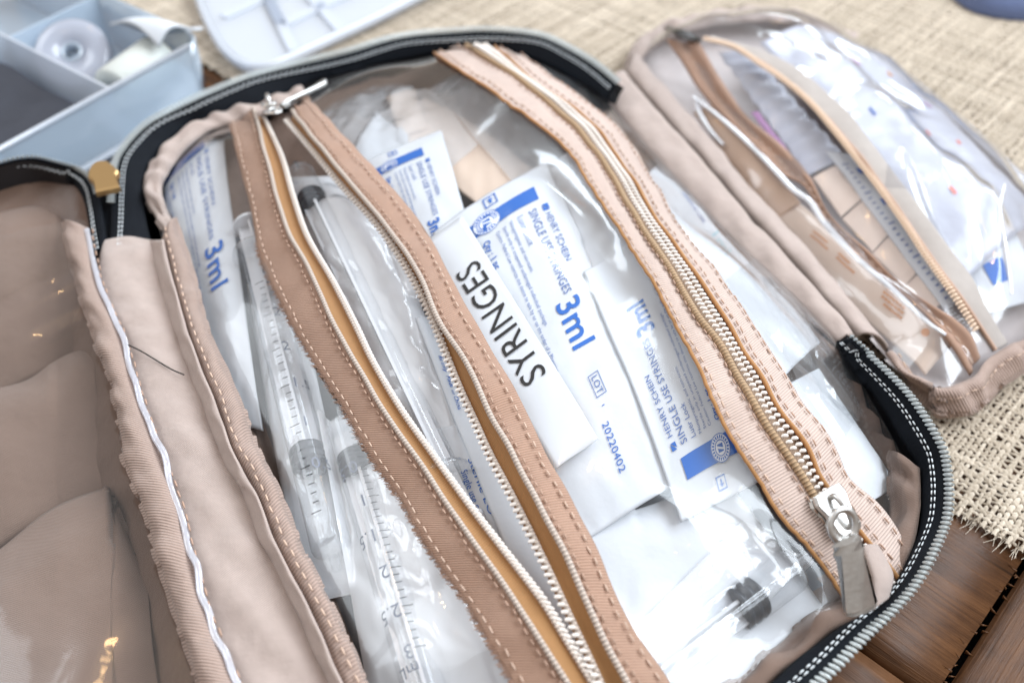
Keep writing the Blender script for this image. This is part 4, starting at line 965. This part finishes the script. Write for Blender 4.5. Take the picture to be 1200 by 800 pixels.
P = loft([(100, 280), (122, 400), (150, 520), (175, 610), (215, 740), (260, 870)], [(60, 300), (80, 420), (100, 540), (130, 620), (160, 760), (190, 880)], 90, 14, 2.9, .9, None, .05, 215, 1.0); sheet('pocket_side', P, M['brown_lining'], bag, cmuv(P))  # shade of the valley beside the binding is put into this brown
s_, t_ = np.meshgrid(np.linspace(-26, -11, 60), np.linspace(-18, 10, 100), indexing='ij'); x_, y_ = st2w(s_, t_); e_ = lsdf(x_, y_); F = gridF(60, 100); keep = (e_.ravel()[F] > -.1).all(1)
z0_ = .8+1.9*np.exp(-np.clip(e_, 0, None)/.7); P = np.stack([x_, y_, z0_], -1); mk('pocket_floor', P, F[keep], M['lining'], bag, cmuv(P))
# clear vinyl over it
z_ = 3.0+.55*(1-np.exp(-np.clip(e_, 0, None)/1.5))-.55*np.clip(.5+.5*nz(s_, t_, 221, 5), 0, 1)*(1-np.exp(-np.clip(e_, 0, None)/1.5))+creases(s_, t_, [(-18, 5.5, -13, 7.2, .35, .25), (-16, 4, -12.8, 5, .3, -.2), (-15, -6.5, -17.5, -11.5, .5, .12)])
P = np.stack([x_, y_, z_], -1); mk('vinyl_window', P, F[keep], M['vinyl_soft'], bag)
# ------------------------------------------------------------------ the small clear pouch on the burlap
pouch = thing('clear_pouch', un(np.array([960., 250.]), 0.2), 'small clear vinyl pouch with beige zip and binding lying on the burlap', 'pouch')
PO = [(742, 66), (760, 46), (800, 30), (870, 20), (935, 22), (1000, 48), (1060, 88), (1120, 136), (1180, 190), (1225, 245), (1243, 330), (1205, 400), (1170, 425), (1140, 441), (1113, 453), (1090, 453), (1060, 443), (1037, 414), (990, 352), (940, 299), (900, 254), (852, 197), (814, 150), (780, 110)]
PSEAM = un(np.array(PO, float), .9); psdf = sdf_poly(PSEAM[:, :2])
PSEG = []
for (x0, y0), (x1, y1), w, h in (((815, 120), (905, 200), .45, .35), ((905, 200), (1100, 385), .40, .5), ((1010, 120), (1120, 260), .7, .5), ((1100, 200), (1180, 300), .6, .4), ((860, 30), (960, 60), .6, .3), ((1150, 230), (1170, 340), .3, .35), ((960, 50), (1080, 150), .5, -.3), ((1050, 180), (1130, 330), .35, -.4), ((900, 60), (960, 100), .4, .3), ((755, 75), (800, 100), .35, .4), ((770, 60), (785, 110), .3, .4)):
    a, b = un(np.array([(x0, y0), (x1, y1)], float), 2.2); PSEG.append((a[0], a[1], b[0], b[1], w, h))
def HP(x, y):
    e = psdf(x, y); ei = np.clip(e, 0, None); s, t = w2st(x, y)
    z = .9+(1.5+.7/(1+np.exp(-(s-14)/1.2)))*(1-np.exp(-(ei/1.7)**1.2))-np.clip(-e, 0, .8)
    w = 1-np.exp(-ei/.8)
    return z+w*(.16*nz(x, y, 301, 2.2)+1.1*creases(x, y, PSEG))
def HPs(x, y):
    e = psdf(x, y); ei = np.clip(e, 0, None); s, t = w2st(x, y)
    return .9+(1.5+.7/(1+np.exp(-(s-14)/1.2)))*(1-np.exp(-(ei/1.7)**1.2))-np.clip(-e, 0, .8)
s_, t_ = np.meshgrid(np.linspace(8, 27, 130), np.linspace(-12, 18, 180), indexing='ij'); x_, y_ = st2w(s_, t_); e_ = psdf(x_, y_); F = gridF(130, 180); keep = (e_.ravel()[F] > -.15).all(1)
P = np.stack([x_, y_, HP(x_, y_)], -1); mk('vinyl_top', P, F[keep], M['vinyl_p'] if 'vinyl_p' in M else M['vinyl'], pouch)
P = np.stack([x_, y_, .28+.6*np.exp(-np.clip(e_, 0, None)/.5)+.05*nz(x_, y_, 305, 1)], -1); mk('mesh_back', P, F[keep], M['pouch_back'], pouch, cmuv(P))
def plate(px, z): return un(np.array(px, float), z)
# bindings along the edges
P = loft(SPB, SPC, 120, 12, 2.0, 1.3, roll(.45)); P = folds(P, .07, 311, 1.0); sheet('binding', P, M['satin'], pouch, cmuv(P), thick=.1)
BT = [(1037, 413), (1055, 432), (1075, 443), (1094, 453), (1114, 452), (1142, 440), (1156, 422), (1184, 403), (1199, 398), (1225, 380)]
BB = [(1060, 441), (1066, 458), (1079, 472), (1100, 484), (1126, 484), (1146, 474), (1163, 456), (1185, 442), (1203, 425), (1232, 400)]
P = loft(BT, BB, 140, 14, 1.5, .35, roll(.35)); P = folds(P, .16, 315, 3.0); b = sheet('binding', P, M['binding'], pouch, cmuv(P), thick=.1)
N = normals(P); mb = MB(); stitch(P[:, 3]+N[:, 3]*.06, N[:, 3], mb, .22, .14, .03); mb.build('stitching', M['thread'], b, kind='stuff')
P = loft([(733, 92), (736, 66), (752, 44), (790, 24), (860, 12), (935, 14), (1005, 42)], [(748, 98), (750, 75), (765, 56), (800, 38), (866, 26), (934, 28), (998, 54)], 110, 10, .8, 1.3, roll(.25)); P = folds(P, .14, 317, 2.5); sheet('binding', P, M['satin'], pouch, cmuv(P), thick=.08)
P = loft([(1000, 44), (1062, 84), (1122, 132), (1182, 186), (1230, 240), (1250, 330), (1228, 385)], [(996, 54), (1056, 94), (1116, 142), (1175, 196), (1218, 250), (1236, 328), (1215, 380)], 110, 6, .7, .9, roll(.1)); sheet('clear_hem', P, M['edge'], pouch, None, thick=.06)
# zip: brown left tape, coil, pale right tape
TL_A = [(780, 46), (800, 75), (820, 107), (855, 145), (885, 175), (912, 202), (940, 218), (960, 247), (972, 270), (1000, 297), (1035, 327), (1065, 352), (1100, 388), (1120, 412), (1137, 440)]
TL_B = [(820, 50), (836, 78), (856, 110), (882, 142), (922, 175), (948, 205), (970, 248), (997, 276), (1020, 296), (1040, 318), (1066, 340), (1092, 358), (1117, 374), (1138, 392), (1150, 416)]
P = loft(TL_A, TL_B, 200, 12, up(HPs, .16), up(HPs, .10), lambda w: .08*np.sin(3*np.pi*w), .06, 321); b = sheet('tape', P, M['grosgrain_tan'], pouch, cmuv(P), thick=.06)
mb = MB(); N = normals(P); stitch(P[:, 4]+N[:, 4]*.05, N[:, 4], mb, .3, .14, .03); mb.build('stitching', M['thread'], b, kind='stuff')
CO = [(826, 46), (860, 55), (890, 75), (920, 95), (950, 121), (975, 150), (1000, 181), (1030, 220), (1060, 262), (1085, 300), (1110, 335), (1130, 365), (1143, 386)]
TR_B = [(835, 42), (900, 62), (957, 98), (1000, 140), (1065, 226), (1100, 274), (1137, 320), (1155, 358), (1182, 402)]
TR_A = [(828, 48), (862, 58), (922, 98), (977, 152), (1032, 222), (1087, 302), (1112, 337), (1135, 367), (1152, 392), (1164, 412)]
P = loft(TR_A, TR_B, 200, 12, up(HPs, .14), up(HPs, .08), lambda w: .04*np.sin(np.pi*w), .06, 323); b = sheet('tape', P, M['pale_satin'], pouch, cmuv(P), thick=.06)
V, F = tube(P[:, 1]+[0, 0, .05], .08, 6); mk('piping', V, F, M['thread_brown'], b)
c = hit(spline(CO, 400), up(HPs, .20)); n = int(length(c)/.15); c = resample(c, n); T = unit(np.gradient(c, axis=0)); mb = MB()
for i in range(n):
    S = unit(np.cross(T[i], [0, 0, 1.])); V, F = tube([c[i]-S*.15, c[i]-S*.08+[0, 0, .05], c[i]+S*.08+[0, 0, .05], c[i]+S*.15], [.04, .07, .07, .04], 6, 1.0, T[i]); mb.add(V, F)
mb.build('zip_teeth', M['coil_tan'], pouch, kind='stuff')
a = hit(np.array([(778, 30), (796, 38), (812, 45), (822, 48)], float), up(HPs, .35)); V, F = tube(spline(a, 12), [.10, .22, .24, .22, .2, .18, .2, .26, .3, .3, .26, .1], 8, .5); mk('zip_pull', V, F, M['dark_metal'], pouch)
# thick folds of vinyl, their white highlight put into a milky colour
for q, r, w in (([(812, 113), (827, 124), (855, 147), (890, 180), (912, 203), (930, 222), (950, 236), (967, 262), (1005, 302), (1050, 342), (1085, 375), (1108, 392)], .17, .5), ([(814, 112), (820, 132), (832, 152), (848, 170)], .12, .5), ([(1178, 215), (1172, 250), (1180, 300), (1186, 345)], .10, .5)):
    c = hit(spline(q, 80), up(HPs, .22)); V, F = tube(c, r*np.sin(np.linspace(.25, 2.9, 80))**.5, 10, w); mk('vinyl_fold', V, F, M['fold'], pouch)

# its contents
def PL(fr, dz=0.0): return lambda x, y: .45+(HPs(x, y)-.45)*fr+dz
PG = 'sachets in the small clear pouch'
def psachet(q, fr, label, mat, cat='sachet', puff=.1, crumple=.04, seed=0, name='paper_sachet', ridges=0, group=PG):
    f = Frame(*q, PL(fr), puff, crumple, seed, clip=False); r = thing(name, f.uvp(.5, .5)-[0, 0, .1], label, cat, group)
    P = f.grid(60, 20)
    if ridges: P[..., 2] += .06*np.sin(np.linspace(0, ridges*2*np.pi, 60))[:, None]
    sheet('wrapper', P, M[mat], r, cmuv(P), thick=.05); return f, r
psachet([(812, 132), (905, 260), (938, 238), (838, 120)], .75, 'glossy tan sachet at the far end beside the pouch binding', 'tan_dark', puff=.25, seed=331)
f, r = psachet([(882, 252), (1084, 440), (1122, 398), (925, 230)], .62, 'long tan sachet with orange print beside the pouch binding', 'tan_paper', seed=333)
mb = MB()
for x0, x1, y0 in ((.24, .33, .62), (.25, .36, .50), (.40, .47, .60), (.41, .52, .50), (.66, .80, .70), (.66, .78, .60), (.67, .79, .50), (.70, .80, .40)):
    for k in range(7):
        a = x0+(x1-x0)*k/7; quad_mark(mb, [(a*f.L, y0*f.W), ((a+(x1-x0)/10)*f.L, y0*f.W), ((a+(x1-x0)/10)*f.L, (y0+.05)*f.W), (a*f.L, (y0+.05)*f.W)], f)
an = np.linspace(0, 6.28, 13)[:-1]; quad_mark(mb, [(f.L*.90+.16*math.cos(q), f.W*.52+.16*math.sin(q)) for q in an], f)
mb.build('orange_print', M['orange'], r, smooth=False)
for i, (a, b, c, d) in enumerate((((952, 208), (985, 255), (1013, 232), (982, 192)), ((987, 256), (1022, 296), (1048, 268), (1014, 233)), ((1022, 297), (1060, 335), (1086, 308), (1049, 269)), ((1060, 336), (1092, 364), (1116, 345), (1087, 309)))):
    psachet([a, b, c, d], .78, ('tan square sachet farthest along the pouch opening', 'second tan square sachet from the far end of the pouch opening', 'third tan square sachet from the far end of the pouch opening', 'tan square sachet nearest the closed end of the pouch zip')[i], 'tan_square', puff=.06, seed=335+i)
psachet([(842, 62), (945, 206), (992, 186), (880, 60)], .72, 'ridged white foil strip inside the pouch opening', 'foil', puff=.1, seed=341, ridges=9)
f, r = psachet([(968, 178), (1108, 366), (1132, 350), (998, 180)], .84, 'narrow white strip with blue marks beside the pouch zip', 'paper', puff=.08, seed=343)
mb = MB()
for k in range(26):
    a = .10+.034*k; h = .5 if k % 6 == 0 else .28; quad_mark(mb, [(a*f.L, .2*f.W), ((a+.007)*f.L, .2*f.W), ((a+.007)*f.L, (.2+h*.5)*f.W), (a*f.L, (.2+h*.5)*f.W)], f)
mb.build('scale_print', M['blue_pale'], r, smooth=False)
for a in (.14, .36, .58, .80): patch('blue_mark', a*f.L, .55*f.W, (a+.04)*f.L, .95*f.W, f, M['blue'], r, 3)
f, r = psachet([(890, 50), (1130, 330), (1215, 260), (985, 36)], .72, 'broad white wrapper filling the far side of the pouch', 'foil', puff=.25, crumple=.10, seed=345)
for x, y, w_, c in ((.62, .55, .35, 'red'), (.70, .72, .3, 'red'), (.25, .5, .9, 'purple'), (.45, .30, .5, 'blue_pale'), (.52, .80, .6, 'purple'), (.80, .35, .45, 'red'), (.36, .72, .4, 'orange')): patch('printed_mark', x*f.L, y*f.W, x*f.L+w_, y*f.W+.22, f, M[c], r, 3)
f, r = psachet([(1090, 270), (1150, 372), (1222, 350), (1172, 235)], .55, 'white packet with a blue mark at the near end of the pouch', 'paper', puff=.15, seed=347)
patch('blue_mark', f.L*.58, f.W*.30, f.L*.80, f.W*.58, f, M['blue'], r, 4)
psachet([(880, 132), (938, 208), (944, 204), (888, 130)], .86, 'thin purple edged wrapper along the brown pouch tape', 'purple', puff=.04, seed=349)
# ------------------------------------------------------------------ clear plastic boxes behind the case
A0 = un(np.array([17., 165.]), 3.2); B0 = un(np.array([177., 78.]), 3.2); E1 = unit((B0-A0)*[1, 1, 0]); E2 = np.array([-E1[1], E1[0], 0]); Z1 = np.array([0, 0, 1.])
def bp(a, b, z=0): return np.array([A0[0], A0[1], 0])+E1*a+E2*b+Z1*z
La = float(np.dot(un(np.array([255., 52.]), 3.2)-A0, E1)); Da = float(np.dot(un(np.array([132., 105.]), 3.2)-A0, E1))
organizer = thing('organizer_box', bp(0, 8, .0), 'clear plastic compartment box standing open behind the case', 'organizer box')
def wall_box(name, a0, a1, b0, b1, z0, z1, par, mat='poly', bev=.06):
    c = bp((a0+a1)/2, (b0+b1)/2, (z0+z1)/2); V, F = box(c, E1*(a1-a0)/2, E2*(b1-b0)/2, Z1*(z1-z0)/2)
    o = mk(name, V, F, M[mat], par, smooth=False); m = o.modifiers.new('bevel', 'BEVEL'); m.width = bev*U; m.segments = 2; return o
XL, XR, YD = -9.0, La, 17.0
wall_box('box_base', XL, XR, 0, YD, .05, .22, organizer)
wall_box('front_wall', XL, XR-.9, -.09, .09, .22, 3.2, organizer); wall_box('front_ledge', XL, XR-.6, -.42, -.09, .5, .68, organizer, 'poly_white')
wall_box('back_wall', XL, XR-.9, YD-.09, YD+.09, .22, 3.2, organizer); wall_box('end_wall', XL-.18, XL, 0, YD, .22, 3.2, organizer); wall_box('end_wall', XR-.09, XR+.09, .9, YD-.9, .22, 3.2, organizer)
q = np.linspace(-math.pi/2, 0, 10); arc = np.array([bp(XR-.9+.9*math.cos(k), .9+.9*math.sin(k), 0) for k in q]); P = np.stack([arc+Z1*.22, arc+Z1*3.2], 1); sheet('corner_wall', P, M['poly'], organizer, thick=.15)
for a in (Da, -.7): wall_box('divider', a-.08, a+.08, .09, YD-.09, .22, 3.2, organizer, 'poly_white' if a == Da else 'poly')
wall_box('divider', Da+.08, XR-.1, 7.6, 7.75, .22, 3.0, organizer)
wall_box('divider', -.6, Da-.1, 10.2, 10.35, .22, 3.0, organizer)
# its rolled lip
for a0, a1 in ((XL, XR-.9),): V, F = tube([bp(a0, -.05, 3.22), bp(a1, -.05, 3.22)], .13, 8); mk('box_lip', V, F, M['poly_white'], organizer)
# lid of the box folded down in front, with a wavy moulded edge
lid = [bp(XL, -.6, .35), bp(XR+.6, -.6, .35), bp(XR+.6, -4.6, .35), bp(XL, -4.6, .35)]
V, F = prism(np.array(lid), -.12, .10, .05); lo = mk('box_lid', V, F, M['poly'], organizer, smooth=False)
pt = [bp(a, -2.2-.25*math.sin(a*1.4)-.12*math.sin(a*3.1), .55) for a in np.linspace(-1, XR-.4, 60)]; V, F = tube(pt, .14, 8); mk('lid_ridge', V, F, M['poly_white'], lo)
pt = [bp(Da+.3*math.sin(k*.2), -.7-k*.12, .5) for k in range(30)]; V, F = tube(pt, .12, 8); mk('lid_ridge', V, F, M['poly_white'], lo)
# what lies in it
a_, b_ = np.meshgrid(np.linspace(-.5, Da-.25, 34), np.linspace(.3, 9.8, 50), indexing='ij'); k = np.clip(np.minimum(a_+.5, Da-.25-a_)*1.6, 0, 1)*np.clip(np.minimum(b_-.3, 9.8-b_)*1.4, 0, 1)
P = np.array([A0[0], A0[1], 0])+a_[..., None]*E1+b_[..., None]*E2+Z1*(.3+(2.0+.25*nz(a_, b_, 401, 2.5)+.10*np.sin(b_*1.1+.4*a_))*k**.6)[..., None]
tag(sheet('folded_pouch', P, pbr('slate_cloth', (.035, .038, .05), .55, spec=.4, noise=(80, .3), bump=[('noise', 150, .04)]), None, cmuv(P), thick=.1), 'dark slate folded cloth pouch in the left cell of the plastic box', 'cloth pouch')
def ring(c, ax, R0, R1, h):
    ax = unit(np.asarray(ax, float)); S = unit(np.cross(ax, [.3, .2, 1.])); T = np.cross(ax, S); a = np.linspace(0, 2*np.pi, 41)[:-1]
    pr = [(R0, -h/2), (R1-.1, -h/2), (R1, -h/2+.1), (R1, h/2-.1), (R1-.1, h/2), (R0, h/2)]
    P = np.array([[c+(S*math.cos(t)+T*math.sin(t))*r+ax*z for r, z in pr] for t in a]); return P.reshape(-1, 3), gridF(40, 6, True, True)
c = bp(Da+1.9, 5.6, 1.9); r = thing('tape_reel', c-[0, 0, 1.5], 'round clear reel of tape in the right cell of the plastic box', 'tape reel')
ax = unit(np.array([.1, -.55, .8])); V, F = ring(c, ax, .5, 1.7, 1.0); mk('tape_winding', V, F, film('tape_film', (.85, .87, .92), .15, .65, (.60, .62, .70), 1.5), r); V, F = ring(c, ax, .35, .55, 1.1); mk('reel_core', V, F, M['poly'], r)
c = bp(Da+2.7, 2.1, 1.75); r = thing('bandage_roll', c-[0, 0, 1.2], 'cream bandage roll lying in front of the clear reel', 'bandage roll')
V, F = ring(c, E1*.97+E2*.2, .25, 1.15, 3.2); mk('gauze', V, F, pbr('cream_gauze', (.60, .62, .58), .8, noise=(60, .08), bump=[('noise', 200, .05)]), r); V, F = ring(c+E1*1.62+E2*.33, E1*.97+E2*.2, .2, .98, .12); mk('gauze_end', V, F, pbr('yellow_gauze_end', (.70, .62, .42), .8), r)
f0 = bp(Da+4.6, 2.4, 3.0); t = np.linspace(0, 1, 24)
P = np.stack([np.stack([f0+E1*(u*2.6-1.0)+E2*(v*3.4-1.2)+Z1*(.5*math.sin(v*3.6+2*u)+.35*math.sin(5*u+v)-.3*u+.1) for v in np.linspace(0, 1, 24)]) for u in t]); tag(sheet('folded_tissue', P, M['paper'], None, cmuv(P), thick=.12), 'crumpled white tissue at the right end of the plastic box', 'tissue')
# flat white box lid to the right of it
RC = [(222, -40), (236, 10), (256, 50), (272, 68), (288, 77), (306, 78.5), (326, 74), (380, 49), (440, 21), (490, -4), (560, -40)]
pl = un(spline(RC, 60), .75); far_ = un(np.array([(600., -120.), (180., -120.)]), .75); outl = np.vstack([pl, far_])
lid2 = thing('box_lid', un(np.array([360., 20.]), 0.2), 'flat translucent white box lid with moulded ribs lying on the burlap edge', 'box lid')
V, F = prism(outl*[1, 1, 0], .35, .6, .05); mk('lid_panel', V, F, M['poly_white'], lid2, smooth=False)
V, F = tube(pl+[0, 0, .0], .22, 8, 1.3); mk('lid_rim', V, F, M['poly_white'], lid2)
for q in ([(300, -30), (330, 30)], [(330, 30), (470, -35)], [(262, 20), (400, -40)], [(345, 60), (310, -10)], [(400, 36), (340, -30)]):
    a, b = un(np.array(q, float), .68); V, F = box((a+b)/2, (b-a)/2, np.cross(unit(b-a), Z1)*.28, Z1*.09); mk('lid_rib', V, F, M['poly_white'], lid2, smooth=False)
